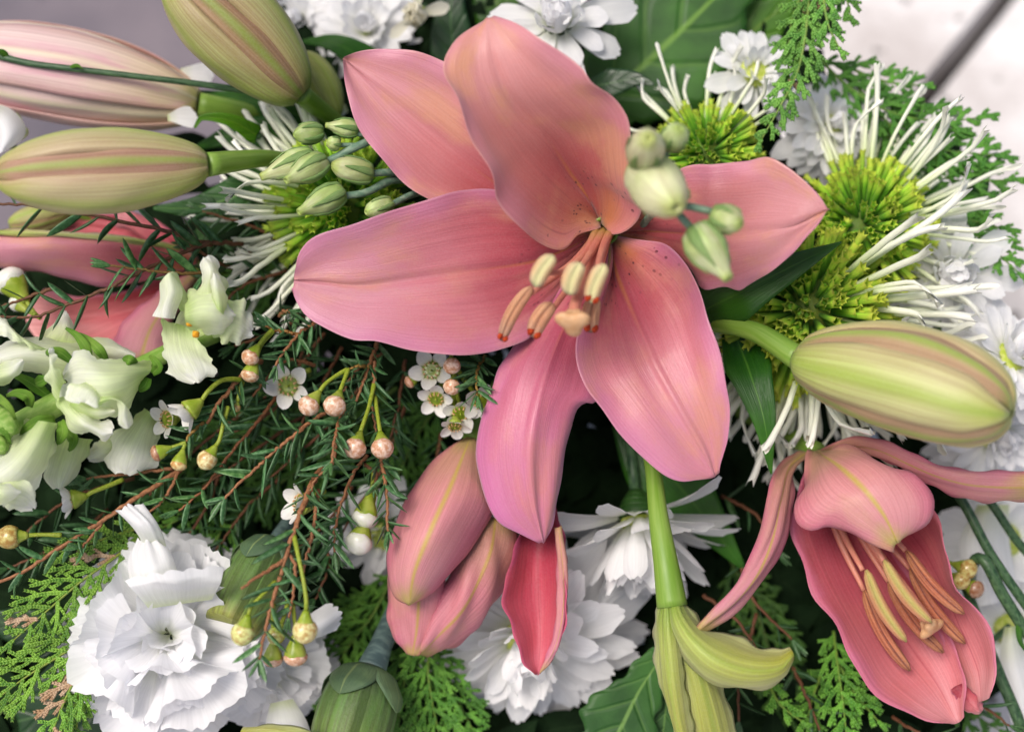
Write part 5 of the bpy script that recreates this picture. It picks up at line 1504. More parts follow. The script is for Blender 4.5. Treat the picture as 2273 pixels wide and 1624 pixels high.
pet([(150, 760), (230, 750), (300, 780)], [(150, 790), (240, 775), (300, 790)], [(150, 820), (240, 800), (300, 800)], [-1.8, -1.9], [-1.5, -1.6], [-1.8, -1.9], mats=(SNAP,), thick=0, rnd=.22, parent=sn, rev=False, nu=11, nv=20, color=(.92, .95, .9))
pet([(-30, 815), (20, 800), (45, 792)], [(-30, 836), (25, 826), (52, 800)], [(-30, 860), (20, 850), (56, 815)], [.2, .4, .6], [.9, 1.1, .9], [.2, .4, .5], mats=(SNAP,), thick=0, rnd=.22, parent=sn, rev=False, nu=11, nv=16)
# ruffled middle floret
pet([(336, 806), (290, 800), (235, 796), (190, 778), (166, 774), (146, 786)], [(330, 830), (280, 840), (230, 850), (180, 850), (140, 850)], [(316, 850), (290, 890), (262, 925), (220, 930), (170, 925), (130, 905)],
    [-.4, .2, .6, .6, .5], [.3, 1.4, 1.8, 1.3, .5], [-.4, .3, .7, .5, .2], mats=(SNAP,), thick=0, rnd=.22, parent=sn, rev=False, nu=21, nv=30, ripple=lambda u, v: .0006 * np.sin(9 * v + 3 * u))
pet([(146, 850), (128, 815), (118, 785), (106, 766)], [(136, 860), (118, 830), (110, 800), (110, 772)], [(130, 895), (114, 870), (104, 838), (118, 800), (120, 775)], [.8, 1.2, 1.1], [1.0, 1.5, 1.2], [.9, .9, 1.0], mats=(SNAP,), thick=0, rnd=.22, parent=sn, rev=False, nu=13, nv=24, ripple=wavy(.0009, fv=3))
pet([(122, 886), (128, 905), (160, 950), (186, 966), (224, 966), (234, 977), (254, 972)], [(140, 880), (156, 910), (182, 936), (212, 950), (236, 958), (250, 960)], [(170, 880), (190, 905), (215, 925), (240, 930), (250, 925)],
    [.9, .8, .9], [.6, 1.5, 1.3], [.2, .6, .6], mats=(SNAP,), thick=0, rnd=.22, parent=sn, rev=False, nu=15, nv=30, ripple=wavy(.0010, fv=2.5))
pet([(210, 850), (158, 852), (148, 870), (144, 888), (158, 896)], [(220, 856), (196, 866), (186, 880), (184, 893)], [(226, 866), (224, 884), (216, 908), (205, 903)], [1.2, 1.7, 1.9], [1.4, 1.9, 1.8], [1.2, 1.7, 1.9], mats=(SNAP,), thick=0, rnd=.22, parent=sn, rev=False, nu=15, nv=20)
pet([(215, 905), (235, 892), (258, 890), (262, 915), (262, 942), (276, 957)], [(222, 888), (250, 884), (276, 898), (278, 925), (284, 950)], [(225, 876), (258, 884), (284, 905), (293, 925), (296, 938), (290, 952)], [1.4, 1.6, 1.3], [1.8, 2.1, 1.6], [1.2, 1.4, 1.2], mats=(SNAP,), thick=0, rnd=.22, parent=sn, rev=False, nu=13, nv=28)
pet([(152, 898), (175, 918), (210, 930), (255, 922)], [(162, 890), (190, 906), (220, 914), (255, 912)], [(175, 880), (200, 893), (226, 898), (250, 900)], [.9, 1.0], [1.2, 1.4], [.8, .9], mats=(SNAP,), thick=0, rnd=.22, parent=sn, rev=False, nu=11, nv=20, color=(.96, .98, .85))
# lower left tubular floret
pet([(60, 930), (30, 970), (-10, 1000), (-50, 1020)], [(100, 935), (70, 990), (30, 1040), (-30, 1080)], [(134, 940), (120, 990), (104, 1040), (80, 1090), (60, 1120)], [.2, .4, .4], [1.2, 1.9, 1.6], [.2, .5, .5], mats=(SNAP,), thick=0, rnd=.22, parent=sn, rev=False, nu=19, nv=26)
pet([(-30, 1110), (0, 1112), (30, 1134), (50, 1140)], [(-30, 1080), (20, 1090), (60, 1100), (80, 1125)], [(-20, 1060), (30, 1050), (60, 1070), (88, 1120)], [1.0, 1.0, .6], [1.6, 1.6, .9], [1.4, 1.6, .9], mats=(SNAP,), thick=0, rnd=.22, parent=sn, rev=False, nu=13, nv=22, ripple=wavy(.0009, fv=2))
pet([(-30, 1060), (0, 1070), (40, 1080)], [(-30, 1085), (5, 1095), (46, 1092)], [(-30, 1115), (0, 1122), (30, 1115)], [1.8, 2.0, 1.8], [2.2, 2.4, 2.0], [1.6, 1.8, 1.6], mats=(SNAP,), thick=0, rnd=.22, parent=sn, rev=False, nu=11, nv=14)
# lower middle faded floret
pet([(130, 960), (110, 1010), (95, 1060), (100, 1080)], [(170, 970), (150, 1020), (135, 1065), (130, 1085)], [(205, 975), (190, 1020), (165, 1060), (150, 1080)], [-1.2, -1.2], [-.5, -.5], [-1.2, -1.2], mats=(SNAP,), thick=0, rnd=.22, parent=sn, rev=False, nu=13, nv=20, color=(.88, .92, .78))
pet([(320, 905), (270, 950), (230, 1000), (214, 1030)], [(335, 915), (310, 960), (285, 1015), (275, 1052)], [(352, 925), (352, 980), (350, 1020), (335, 1056)], [-1.6, -1.4, -1.6], [-1.2, -.8, -1.0], [-1.6, -1.4, -1.5], mats=(SNAP,), thick=0, rnd=.22, parent=sn, rev=False, nu=15, nv=24, ripple=wavy(.0009, fv=2))
pet([(250, 960), (215, 980), (190, 1000)], [(260, 970), (225, 1000), (195, 1018)], [(270, 985), (240, 1020), (205, 1028)], [-1.8, -1.6], [-1.4, -1.2], [-1.8, -1.6], mats=(SNAP,), thick=0, rnd=.22, parent=sn, rev=False, nu=9, nv=14, color=(.85, .85, .8))
# open end floret with two orange flecks
pet([(400, 690), (360, 628), (354, 652), (347, 682), (341, 702)], [(420, 690), (374, 606), (380, 648), (371, 682), (366, 706)], [(440, 690), (388, 606), (402, 644), (397, 682), (391, 708)], [.2, 1.0, .9, .8], [.4, 1.3, 1.4, 1.1], [.2, 1.0, .8, .7], mats=(SNAP,), thick=0, parent=sn, rev=False, nu=13, nv=36, ripple=wavy(.0005, fv=2))
pet([(440, 660), (410, 680), (395, 700), (385, 730)], [(450, 700), (420, 715), (405, 730), (398, 745)], [(460, 740), (440, 750), (425, 760), (412, 765)], [.2, .1], [-.2, -.3], [.2, .1], mats=(SNAP,), thick=0, parent=sn, rev=False, nu=9, nv=12, color=(.95, .98, .8))
pet([(432, 690), (440, 640), (450, 600), (436, 575)], [(470, 690), (468, 640), (470, 600), (456, 570)], [(496, 690), (500, 640), (494, 600), (470, 572)], [.6, 1.0, 1.2, 1.0], [1.2, 1.3, 1.6, 1.2], [.5, .4, .8, .8], mats=(SNAP,), thick=0, rnd=.22, parent=sn, rev=False, nu=13, nv=26, ripple=wavy(.0010, fv=2))
pet([(470, 670), (468, 640), (470, 605)], [(486, 690), (480, 640), (476, 606)], [(500, 700), (505, 668), (490, 610)], [1.4, 1.6, 1.6], [1.8, 1.9, 1.8], [1.4, 1.4, 1.5], mats=(SNAP,), thick=0, rnd=.22, parent=sn, rev=False, nu=9, nv=20)
pet([(414, 668), (430, 640), (470, 632), (505, 660)], [(410, 700), (445, 690), (480, 690), (520, 700)], [(416, 726), (450, 738), (490, 742), (520, 730)], [.5, .8, .4], [1.5, 2.0, 1.2], [.6, .9, .6], mats=(SNAP,), thick=0, rnd=.22, parent=sn, rev=False, nu=15, nv=22)
pet([(490, 665), (530, 665), (552, 690), (562, 712)], [(490, 710), (530, 715), (550, 730), (560, 735)], [(470, 745), (500, 760), (530, 765), (552, 748)], [.6, .6, .3], [1.2, 1.0, .5], [.6, .5, .2], mats=(SNAP,), thick=0, rnd=.22, parent=sn, rev=False, nu=13, nv=20, ripple=wavy(.0009, fv=3))
pet([(366, 716), (358, 710), (362, 760), (370, 820), (392, 850)], [(400, 720), (405, 770), (425, 820), (440, 850)], [(440, 740), (455, 770), (470, 800), (476, 830), (460, 852)], [.4, .6, .4], [.0, .8, .9], [.5, .6, .4], mats=(SNAP,), thick=0, rnd=.22, parent=sn, rev=False, nu=17, nv=26, ripple=wavy(.0008, fv=2))
for a, b in ((420, 716), (434, 741)):
    V, F, UV = lathe_on(P(a - 5, b - 6, 1.1), P(a + 6, b + 7, 1.15), profile([(0, px(2)), (.4, px(8)), (.7, px(8)), (1, px(2))], 8), 10)
    part('orange_fleck', V, F, ORANGE, sn, UV)
sepals([[(200, 800, .2), (190, 770, .6), (172, 745, .5), (146, 728, .2)], [(236, 800, .2), (222, 778, .6), (200, 756, .5), (176, 740, .2)], [(160, 802, .6), (130, 780, .9), (108, 782, .9), (106, 790, .6)],
        [(340, 828, .2), (352, 812, .6), (344, 800, .6), (332, 790, .3)], [(330, 840, .2), (322, 855, .3), (314, 862, .3), (308, 866, .1)], [(300, 805, .5), (290, 800, .8), (282, 796, .6), (272, 798, .3)]], 12)
sepals([[(66, 900, .6), (62, 880, 1.0), (40, 872, 1.0), (14, 878, .7)], [(120, 930, .6), (90, 935, 1.0), (60, 950, 1.0), (44, 970, .5)], [(136, 935, .6), (140, 955, .8), (134, 975, .6), (126, 985, .3)], [(110, 880, -.6), (70, 850, -.4), (40, 835, -.4), (14, 830, -.5)],
        [(150, 960, -.6), (165, 975, -.2), (160, 990, -.2), (152, 1000, -.4)], [(80, 850, 0), (100, 842, .2), (114, 836, .2), (124, 834, .2)]], 14, (.9, .95, .85))
for (A_, B_, r0) in (((-20, 905, .6), (30, 960, 1.6), 30), ((-30, 960, .4), (10, 1000, 1.4), 26)):
    V, F, UV = lathe_on(P(*A_), P(*B_), profile([(0, px(r0 * .6)), (.3, px(r0)), (.65, px(r0 * .9)), (.92, px(r0 * .45)), (1, px(2))], 12), 20, EZ, lambda th, t_: 1 + .06 * np.sin(5 * th + 3 * t_))
    part('floret_bud', V, F, SNAP_STEM, sn, UV)
    sepals([[(A_[0] + 4, A_[1] - 24, A_[2]), (A_[0] + 26, A_[1] - 16, A_[2] + 1.1), (A_[0] + 44, A_[1] + 2, A_[2] + 1.2), (A_[0] + 54, A_[1] + 26, A_[2] + 1.0)]], 15)

# ================================================================== waxflower
GRP = 'waxflower twigs'
def wax(label, base): return thing('waxflower_sprig', label, 'waxflower', P(*base))
PEARL, WHITE_B, RUST = (1, 1, 1), (1.12, 1.24, 1.28), (.62, .5, .42)
w = wax('waxflower sprig with four pearly pink buds under the left lily petal', (838, 760, -2.4))
twig(w, [(840, 755, -2.4), (829, 785, -1.8), (817, 820, -1.4), (802, 860, -1.0), (790, 892, -.8)], 6, 62, 15, seed=1)
twig(w, [(818, 815, -1.4), (795, 812, -1.0), (771, 820, -.8)], 5, 50, 16, seed=2, bark=(1, 1.3, .7))
wax_bud(w, [(771, 820, -.8), (749, 832, -.6), (722, 852, -.3)], (686, 900, .1), 24, PEARL)
wax_bud(w, [(773, 820, -.8), (766, 838, -.5)], (743, 900, .3), 25, PEARL)
twig(w, [(832, 800, -1.6), (830, 860, -1.3), (828, 920, -1.0), (836, 960, -.8)], 5, 58, 16, seed=3)
wax_bud(w, [(831, 850, -1.4), (818, 905, -.6)], (788, 994, .3), 25, (1, .95, .95))
wax_bud(w, [(832, 880, -1.2), (838, 920, -.6)], (849, 994, .2), 25, (1, .98, .98))
w = wax('waxflower sprig with dense needles in front of the dark cedar', (775, 905, -1.4))
twig(w, [(775, 905, -1.4), (757, 925, -.6), (747, 955, .2), (740, 990, .8), (736, 1028, 1.1)], 6, 62, 11, seed=4)
twig(w, [(750, 950, 0), (738, 1024, .2), (700, 1064, .4), (690, 1090, .5)], 5, 66, 22, seed=5)
w = wax('long waxflower twig with curved needles crossing toward the white carnation', (760, 895, -2))
twig(w, [(760, 895, -2), (722, 916, -1.4), (681, 943, -.8), (650, 969, -.5), (618, 994, -.3), (591, 1018, -.2), (562, 1045, -.1), (536, 1067, 0), (512, 1092, 0), (496, 1110, 0)], 6, 76, 24, seed=6)
w = wax('drooping waxflower branch with forked twigs and green buds over the carnation', (715, 1040, -1))
MB_ = [(715, 1040, -1), (692, 1075, .2), (673, 1124, .9), (651, 1183, 1.4), (634, 1237, 1.6), (622, 1280, 1.7), (608, 1325, 1.9), (594, 1374, 2.1), (584, 1420, 2.2), (576, 1462, 2.2)]
twig(w, MB_[:6], 9, 80, 40, seed=7, tuft=False)
twig(w, MB_[5:], 6, 70, 22, seed=8)
twig(w, [(630, 1243, 1.6), (590, 1268, 2.0), (559, 1288, 2.3), (536, 1306, 2.5)], 6, 0, seed=9)
twig(w, [(640, 1226, 1.5), (655, 1250, 1.6), (652, 1290, 1.7), (650, 1330, 1.8), (640, 1370, 1.7)], 5, 56, 20, seed=10)
twig(w, [(706, 1085, 0), (700, 1140, .6), (690, 1200, .9), (676, 1250, 1.0), (668, 1290, 1.0)], 6, 62, 20, seed=11)
wax_bud(w, [(653, 1188, 1.4), (661, 1228, 1.9), (674, 1290, 2.2), (680, 1335, 2.3)], (677, 1402, 2.3), 27, (.95, 1.22, .72), .2)
wax_bud(w, [(612, 1290, 1.6), (580, 1322, 2.0), (556, 1350, 2.2)], (538, 1408, 2.2), 26, (.85, 1.2, .6), .2)
wax_bud(w, [(640, 1330, 1.6), (630, 1370, 1.5)], (612, 1412, 1.4), 20, (.6, .9, .35), .2)
wax_bud(w, [(606, 1340, 1.6), (606, 1390, 1.4)], (606, 1458, 1.2), 22, (.78, .70, .66), .8)
wax_bud(w, [(650, 1340, 1.6), (655, 1390, 1.4)], (656, 1452, 1.3), 26, (.92, .84, .78), .8)
w = wax('waxflower sprig with two round white buds beside the closed pink lily', (815, 1010, -1.2))
twig(w, [(815, 1010, -1.2), (790, 1040, -.8), (761, 1108, -.4), (748, 1154, -.2), (740, 1190, 0), (744, 1225, 0)], 5, 66, 18, seed=12)
wax_bud(w, [(830, 1040, -1.2), (826, 1080, -1)], (811, 1146, -.9), 29, WHITE_B, .6)
wax_bud(w, [(834, 1060, -1.2), (830, 1110, -1.1), (812, 1160, -1)], (797, 1202, -.6), 30, WHITE_B, .6)
twig(w, [(808, 1030, -1.2), (835, 1050, -1.0), (830, 1080, -.9)], 5, 40, 24, seed=13)
w = wax('slim waxflower twig hanging against the closed pink lily', (840, 985, -1.4))
twig(w, [(840, 985, -1.4), (846, 1018, -.8), (853, 1060, -.3), (860, 1113, 0), (858, 1150, .2), (862, 1180, .3)], 6, 62, 16, seed=14)
w = wax('waxflower twig with brown buds below the lily petal tip', (705, 712, -2))
twig(w, [(730, 700, -2.4), (704, 714, -1.6), (660, 744, -1.0), (633, 777, -.6), (612, 810, -.4)], 6, 58, 14, seed=15)
twig(w, [(660, 742, -1.0), (630, 736, -.8), (604, 732, -.6), (590, 722, -.5)], 5, 52, 14, seed=16, bark=(1, 1.1, .7))
wax_bud(w, [(604, 733, -.6), (586, 750, -.3)], (556, 792, 0), 20, (.95, .9, .82), .5)
wax_bud(w, [(606, 735, -.6), (580, 765, -.4)], (556, 829, -.1), 20, (.92, .92, .8), .8)
twig(w, [(620, 700, -2.2), (640, 690, -1.8), (660, 700, -1.4)], 5, 60, 12, seed=17)
w = wax('thick orange waxflower twig with white bell flowers beside the snapdragon', (560, 815, -1.6))
twig(w, [(580, 800, -1.8), (539, 832, -.8), (500, 878, -.3), (478, 906, 0), (460, 940, 0)], 8, 62, 18, seed=18)
wax_flower(w, (418, 912, .6), (-.75, -.62, .25), 52, [(536, 843, -.6), (510, 841, -.2), (488, 846, .1), (462, 868, .4)], seed=3, side=True)
wax_flower(w, (372, 930, -.8), (-.65, -.1, .75), 46, [(450, 900, -.8), (410, 915, -1)], seed=5)
twig(w, [(452, 940, 0), (426, 958, .3), (412, 984, .5), (402, 1004, .5)], 5, 50, 11, seed=19, bark=(.9, 1.2, .6))
wax_bud(w, [(412, 982, .5), (390, 990, .6)], (352, 1004, .7), 18, RUST, .9)
wax_bud(w, [(410, 985, .5), (406, 1000, .6)], (398, 1027, .7), 18, (1.0, 1.05, .62), .9)
wax_bud(w, [(506, 903, -.3), (496, 940, 0), (487, 977, .1)], (458, 1022, .2), 22, (1.0, 1.2, .8), .2)
wax_bud(w, [(538, 846, -.8), (530, 880, -.6)], (525, 906, -.6), 9, (.8, .8, .4), .2)
w = wax('long rust waxflower twig running down above the carnation', (620, 870, -2.4))
twig(w, [(620, 870, -2.4), (596, 903, -2), (560, 950, -1.6), (506, 1012, -1.2), (465, 1070, -.9), (437, 1100, -.8), (396, 1134, -.7)], 5, 64, 26, seed=20, bark=(.85, .75, .7))
w = wax('rust waxflower branch running from the white petal to the bottom left cedar', (400, 1040, -1.6))
twig(w, [(400, 1040, -1.6), (340, 1080, -1.2), (287, 1116, -.9), (232, 1152, -.7), (131, 1217, -.5), (50, 1268, -.5), (-20, 1300, -.6)], 7, 60, 30, seed=21)
twig(w, [(396, 1046, -1.4), (380, 1080, -1.1), (360, 1110, -1), (328, 1141, -.9)], 5, 52, 30, seed=22)
twig(w, [(383, 1040, -1.6), (280, 1052, -1.6), (191, 1061, -1.8)], 5, 60, 34, seed=23)
twig(w, [(225, 1160, -.7), (195, 1200, -.6), (180, 1215, -.6)], 5, 56, 22, seed=24)
wax_flower(w, (160, 1108, -.9), (-.92, -.2, .3), 46, [(273, 1064, -1.5), (235, 1080, -1.2), (200, 1094, -1)], seed=7, side=True)
wax_bud(w, [(137, 1187, -.5), (90, 1186, -.4), (60, 1188, -.3)], (16, 1192, -.2), 26, (.7, .8, .35), .1)
w = wax('open white waxflower with green eye among dark needles', (690, 820, -2.6))
wax_flower(w, (640, 856, -1.7), (-.1, -.1, .98), 52, [(690, 820, -2.6), (665, 830, -2.6)], seed=9)
twig(w, [(700, 810, -2.6), (640, 800, -2.2), (600, 830, -2), (560, 880, -2)], 5, 60, 18, seed=25, tint=(.8, .8, .8))
w = wax('cluster of white waxflowers with pink buds at the lily petal edge', (1000, 790, -2.8))
for i, (a, b, ax_) in enumerate((((958, 822), 48, (-.2, .1, .95)), ((968, 884), 42, (-.1, -.5, .85)), ((1022, 916), 44, (.1, -.5, .85)), ((1066, 890), 46, (.3, -.3, .9)), ((1010, 945), 36, (0, -.8, .6)))):
    wax_flower(w, (*a, -2.0 + .1 * i), ax_, b, [(1000, 800, -3.2), (a[0] * .6 + 400, a[1] * .6 + 320, -2.9)], seed=20 + i)
wax_bud(w, [(1000, 780, -2.2), (1002, 790, -1.6)], (1003, 810, -1.0), 19, (1.0, .96, .96), .9)
wax_bud(w, [(1010, 810, -2), (1010, 830, -1.6)], (1003, 858, -1.1), 19, (1.0, .94, .9), .5)
wax_bud(w, [(960, 820, -2.6), (930, 835, -2.4)], (912, 846, -2.3), 14, (1.0, .86, .8), .9)
twig(w, [(1075, 790, -2.4), (1060, 822, -1.4), (1056, 850, -1.0), (1060, 880, -.8)], 5, 56, 9, seed=26, bark=(.9, 1.2, .6))
w = wax('white waxflower facing away on the drooping twig', (720, 1090, -1.8))
wax_flower(w, (668, 1118, -.6), (-.8, .1, .6), 52, [(720, 1090, -1.8), (700, 1100, -1.2)], seed=31, side=True)
w = wax('dark waxflower twig crossing in front of the blurred pink lily', (440, 535, -2))
DKT = (.62, .72, .68)
twig(w, [(540, 540, -2.8), (437, 536, -1.9), (369, 512, -1.6), (273, 493, -1.4), (164, 468, -1.2), (60, 456, -1.2), (-20, 450, -1.2)], 6, 76, 32, seed=27, tint=DKT, bark=(.42, .42, .45))
twig(w, [(470, 540, -2), (424, 553, -1.6), (370, 576, -1.2), (314, 602, -.9), (232, 643, -.8), (142, 679, -.8), (74, 703, -.8), (-10, 704, -.8)], 6, 78, 28, seed=28, tint=DKT, bark=(.42, .42, .45))
twig(w, [(480, 606, -1.6), (400, 606, -.8), (342, 602, -.5), (290, 596, -.3), (246, 590, -.2)], 5, 78, 26, seed=29, tint=(.85, .95, .85), bark=(.6, .8, .5))
twig(w, [(120, 640, -1.6), (60, 660, -1.5), (-20, 690, -1.5)], 5, 60, 30, seed=30, tint=DKT, bark=(.5, .5, .5))
wax_bud(w, [(80, 700, -2.2), (60, 670, -2.4)], (26, 626, -2.6), 34, WHITE_B, .6)
wax_bud(w, [(90, 705, -2.2), (60, 690, -2.4)], (40, 672, -2.6), 20, WHITE_B, .4)
# twigs with the shade put into their tint, filling the depth between the flowers
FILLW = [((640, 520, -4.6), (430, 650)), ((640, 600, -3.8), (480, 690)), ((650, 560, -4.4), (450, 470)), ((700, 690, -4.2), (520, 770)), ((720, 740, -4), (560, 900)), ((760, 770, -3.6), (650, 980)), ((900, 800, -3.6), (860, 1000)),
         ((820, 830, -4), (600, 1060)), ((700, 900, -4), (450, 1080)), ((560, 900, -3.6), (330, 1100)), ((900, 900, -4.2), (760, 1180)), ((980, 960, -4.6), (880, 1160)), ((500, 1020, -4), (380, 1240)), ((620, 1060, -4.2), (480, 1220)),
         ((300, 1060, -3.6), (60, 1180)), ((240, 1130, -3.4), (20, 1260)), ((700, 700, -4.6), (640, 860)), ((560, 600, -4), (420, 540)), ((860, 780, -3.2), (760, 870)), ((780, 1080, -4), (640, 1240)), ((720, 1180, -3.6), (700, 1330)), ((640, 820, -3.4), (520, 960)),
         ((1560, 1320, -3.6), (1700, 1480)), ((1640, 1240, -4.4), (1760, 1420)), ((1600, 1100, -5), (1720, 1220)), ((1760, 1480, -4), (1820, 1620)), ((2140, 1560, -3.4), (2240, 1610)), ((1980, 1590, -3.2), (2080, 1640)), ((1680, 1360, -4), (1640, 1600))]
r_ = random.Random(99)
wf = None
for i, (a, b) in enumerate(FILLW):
    w = thing('waxflower_sprig', 'waxflower twig tinted dark for the shade between the flowers', 'waxflower', P(*a), 'waxflower twigs tinted dark for the shade')
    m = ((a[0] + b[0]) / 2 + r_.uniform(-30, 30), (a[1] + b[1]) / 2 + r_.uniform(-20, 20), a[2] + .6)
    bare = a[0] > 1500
    twig(w, [a, m, (b[0], b[1], a[2] + 1.0)], 5, 64, 46 if bare else 16, seed=100 + i, tint=(.55, .62, .55), bark=(.5, .44, .44))  # dark tint paints the shade onto needles and bark

# ================================================================== cedar
def ced(label, base): return thing('cedar_spray', label, 'cedar', P(*base))
def cgrp(label, base): 
    t = ced(label, base); return t
GR = (1.12, 1.12, .9); DG = (.72, .9, .68); PALE = (1.05, 1.12, 1.15)
c = ced('bright green cedar spray with dry tips left of the carnation', (330, 1160, -2.5))
cedar(c, [(330, 1180, -2.4), (250, 1240, -1.5), (180, 1290, -1.1), (110, 1350, -.9), (30, 1420, -.8)], 118, 19, tint=GR, seed=1, scale=1.2, dry=.08)
cedar(c, [(310, 1170, -2.2), (230, 1196, -1.6), (160, 1216, -1.4), (100, 1234, -1.3)], 60, 20, tint=GR, seed=2, scale=1.25)
c = ced('bright green cedar spray at the bottom left corner over the dark leaf', (280, 1340, -2.2))
cedar(c, [(300, 1330, -2.2), (220, 1400, -1.4), (140, 1450, -1.0), (60, 1500, -.8), (-20, 1560, -.8)], 120, 19, tint=GR, seed=3, scale=1.25, dry=.06)
cedar(c, [(240, 1400, -1.6), (190, 1470, -1.0), (150, 1540, -.7), (110, 1640, -.6)], 90, 19, tint=(1.2, 1.25, 1.05), seed=4, scale=1.25, dry=.1)
cedar(c, [(190, 1430, -1.4), (175, 1520, -1.0), (170, 1640, -1.0)], 60, 18, tint=GR, seed=5, scale=1.25)
c = ced('darker cedar spray between the carnation and the green calyx', (480, 1130, -4))
cedar(c, [(500, 1130, -3.8), (480, 1200, -3.4), (430, 1240, -3.2), (360, 1260, -3.2)], 95, 18, tint=DG, seed=6, scale=1.2)
cedar(c, [(470, 1100, -4.0), (400, 1150, -3.6), (340, 1180, -3.6)], 80, 18, tint=DG, seed=7, scale=1.2)
c = ced('dark cedar spray below the closed pink lily', (980, 1380, -4.5))
cedar(c, [(960, 1400, -4.4), (950, 1480, -3.6), (960, 1560, -3.4), (980, 1650, -3.4)], 120, 17, tint=(.8, 1.0, .8), seed=8, scale=1.25)
cedar(c, [(930, 1400, -4.2), (900, 1500, -3.8), (880, 1640, -3.8)], 100, 17, tint=(.7, .92, .75), seed=9, scale=1.25)
cedar(c, [(960, 1420, -4.2), (1010, 1540, -3.8), (1060, 1640, -3.6)], 90, 17, tint=(.72, .95, .75), seed=10, scale=1.25)
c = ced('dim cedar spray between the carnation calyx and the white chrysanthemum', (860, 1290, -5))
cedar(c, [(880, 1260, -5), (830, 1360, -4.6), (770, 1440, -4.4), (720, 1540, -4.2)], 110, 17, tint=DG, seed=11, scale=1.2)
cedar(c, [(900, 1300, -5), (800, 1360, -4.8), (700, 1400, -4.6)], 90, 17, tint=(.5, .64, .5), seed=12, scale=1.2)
c = ced('dark green cedar spray fanning out over the pale paving', (1880, 150, -4.5))
DC = (.68, .96, .84)
cedar(c, [(1800, 110, -5), (1880, 190, -4.6), (1980, 250, -4.2), (2090, 270, -4), (2170, 262, -4)], 100, 19, tint=DC, seed=13, scale=1.35)
cedar(c, [(1900, 190, -4.8), (1990, 290, -4.4), (2080, 330, -4.2), (2210, 345, -4)], 115, 19, tint=DC, seed=14, scale=1.35)
cedar(c, [(1940, 260, -4.8), (2020, 360, -4.6), (2120, 400, -4.3), (2230, 400, -4)], 120, 19, tint=DC, seed=15, scale=1.35)
cedar(c, [(1960, 310, -4.8), (2050, 430, -4.4), (2130, 480, -4), (2220, 505, -3.6)], 100, 19, tint=DC, seed=16, scale=1.35)
cedar(c, [(2060, 400, -4.6), (2130, 490, -4), (2190, 540, -3.6), (2260, 605, -3.2)], 92, 19, tint=(.72, 1.0, .86), seed=17, scale=1.35)
cedar(c, [(1900, 200, -5.2), (1930, 320, -5), (1950, 460, -5)], 100, 18, tint=(.5, .75, .66), seed=18, scale=1.3)
cedar(c, [(1860, 140, -5), (1960, 180, -4.8), (2040, 190, -4.6)], 80, 19, tint=DC, seed=19, scale=1.3)
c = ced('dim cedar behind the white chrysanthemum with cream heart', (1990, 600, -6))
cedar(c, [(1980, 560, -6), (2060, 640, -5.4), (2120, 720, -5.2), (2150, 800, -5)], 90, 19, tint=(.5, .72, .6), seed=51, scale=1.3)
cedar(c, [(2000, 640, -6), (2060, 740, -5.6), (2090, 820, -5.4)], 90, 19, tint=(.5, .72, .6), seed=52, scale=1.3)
c = ced('pale drooping cedar tips with dry brown ends in front of the small white chrysanthemum', (1770, -40, -3))
cedar(c, [(1800, -60, -3), (1790, 60, -2.6), (1770, 160, -2.4), (1730, 240, -2.2), (1690, 310, -2.2)], 74, 18, tint=(1.05, 1.2, 1.35), seed=20, scale=1.35, dry=.12)
cedar(c, [(1830, -60, -3), (1830, 10, -2.6), (1840, 60, -2.4), (1862, 106, -2.4)], 60, 18, tint=(1.15, 1.35, 1.5), seed=21, scale=1.35)
cedar(c, [(1790, -40, -3), (1760, 40, -2.8), (1750, 130, -2.6), (1755, 220, -2.6)], 50, 18, tint=(.95, 1.1, 1.1), seed=22, scale=1.35, dry=.2)
cedar(c, [(1850, -60, -3.2), (1876, -10, -3), (1890, 40, -3)], 50, 18, tint=(.8, 1.0, .95), seed=23, scale=1.3)
c = ced('cedar spray under the deep pink lily cup', (1840, 1420, -4))
cedar(c, [(1850, 1400, -4), (1860, 1480, -3.2), (1870, 1550, -2.8), (1880, 1640, -2.6)], 80, 17, tint=(.85, 1.1, .8), seed=24, scale=1.3, dry=.06)
cedar(c, [(1860, 1470, -3.6), (1900, 1540, -3), (1950, 1600, -2.8)], 60, 17, tint=(.85, 1.1, .8), seed=25, scale=1.3)
cedar(c, [(1830, 1480, -4), (1800, 1560, -3.4), (1790, 1640, -3)], 60, 17, tint=(.8, 1.0, .7), seed=26, scale=1.3)
cedar(c, [(1700, 1500, -3.6), (1730, 1560, -3), (1780, 1600, -2.8)], 44, 17, tint=(1.0, 1.2, .9), seed=27, scale=1.3)
c = ced('cedar tinted dark as if shadowed beneath the waxflower in the middle of the bouquet', (980, 900, -6))  # dark tints put the shade into the colour of these fronds
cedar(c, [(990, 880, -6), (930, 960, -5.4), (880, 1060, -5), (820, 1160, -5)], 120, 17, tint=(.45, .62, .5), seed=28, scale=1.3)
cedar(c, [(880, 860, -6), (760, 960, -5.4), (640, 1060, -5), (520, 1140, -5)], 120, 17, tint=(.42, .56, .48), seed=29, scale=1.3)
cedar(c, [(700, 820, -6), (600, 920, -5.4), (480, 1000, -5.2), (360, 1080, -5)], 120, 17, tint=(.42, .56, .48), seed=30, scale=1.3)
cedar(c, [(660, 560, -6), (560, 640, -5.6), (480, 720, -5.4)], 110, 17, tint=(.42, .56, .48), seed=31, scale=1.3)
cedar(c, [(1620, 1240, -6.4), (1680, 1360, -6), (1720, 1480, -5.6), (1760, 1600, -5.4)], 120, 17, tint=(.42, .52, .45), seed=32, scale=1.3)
cedar(c, [(2080, 1500, -5), (2140, 1570, -4.6), (2220, 1620, -4.4)], 60, 17, tint=(.42, .6, .45), seed=33, scale=1.3)

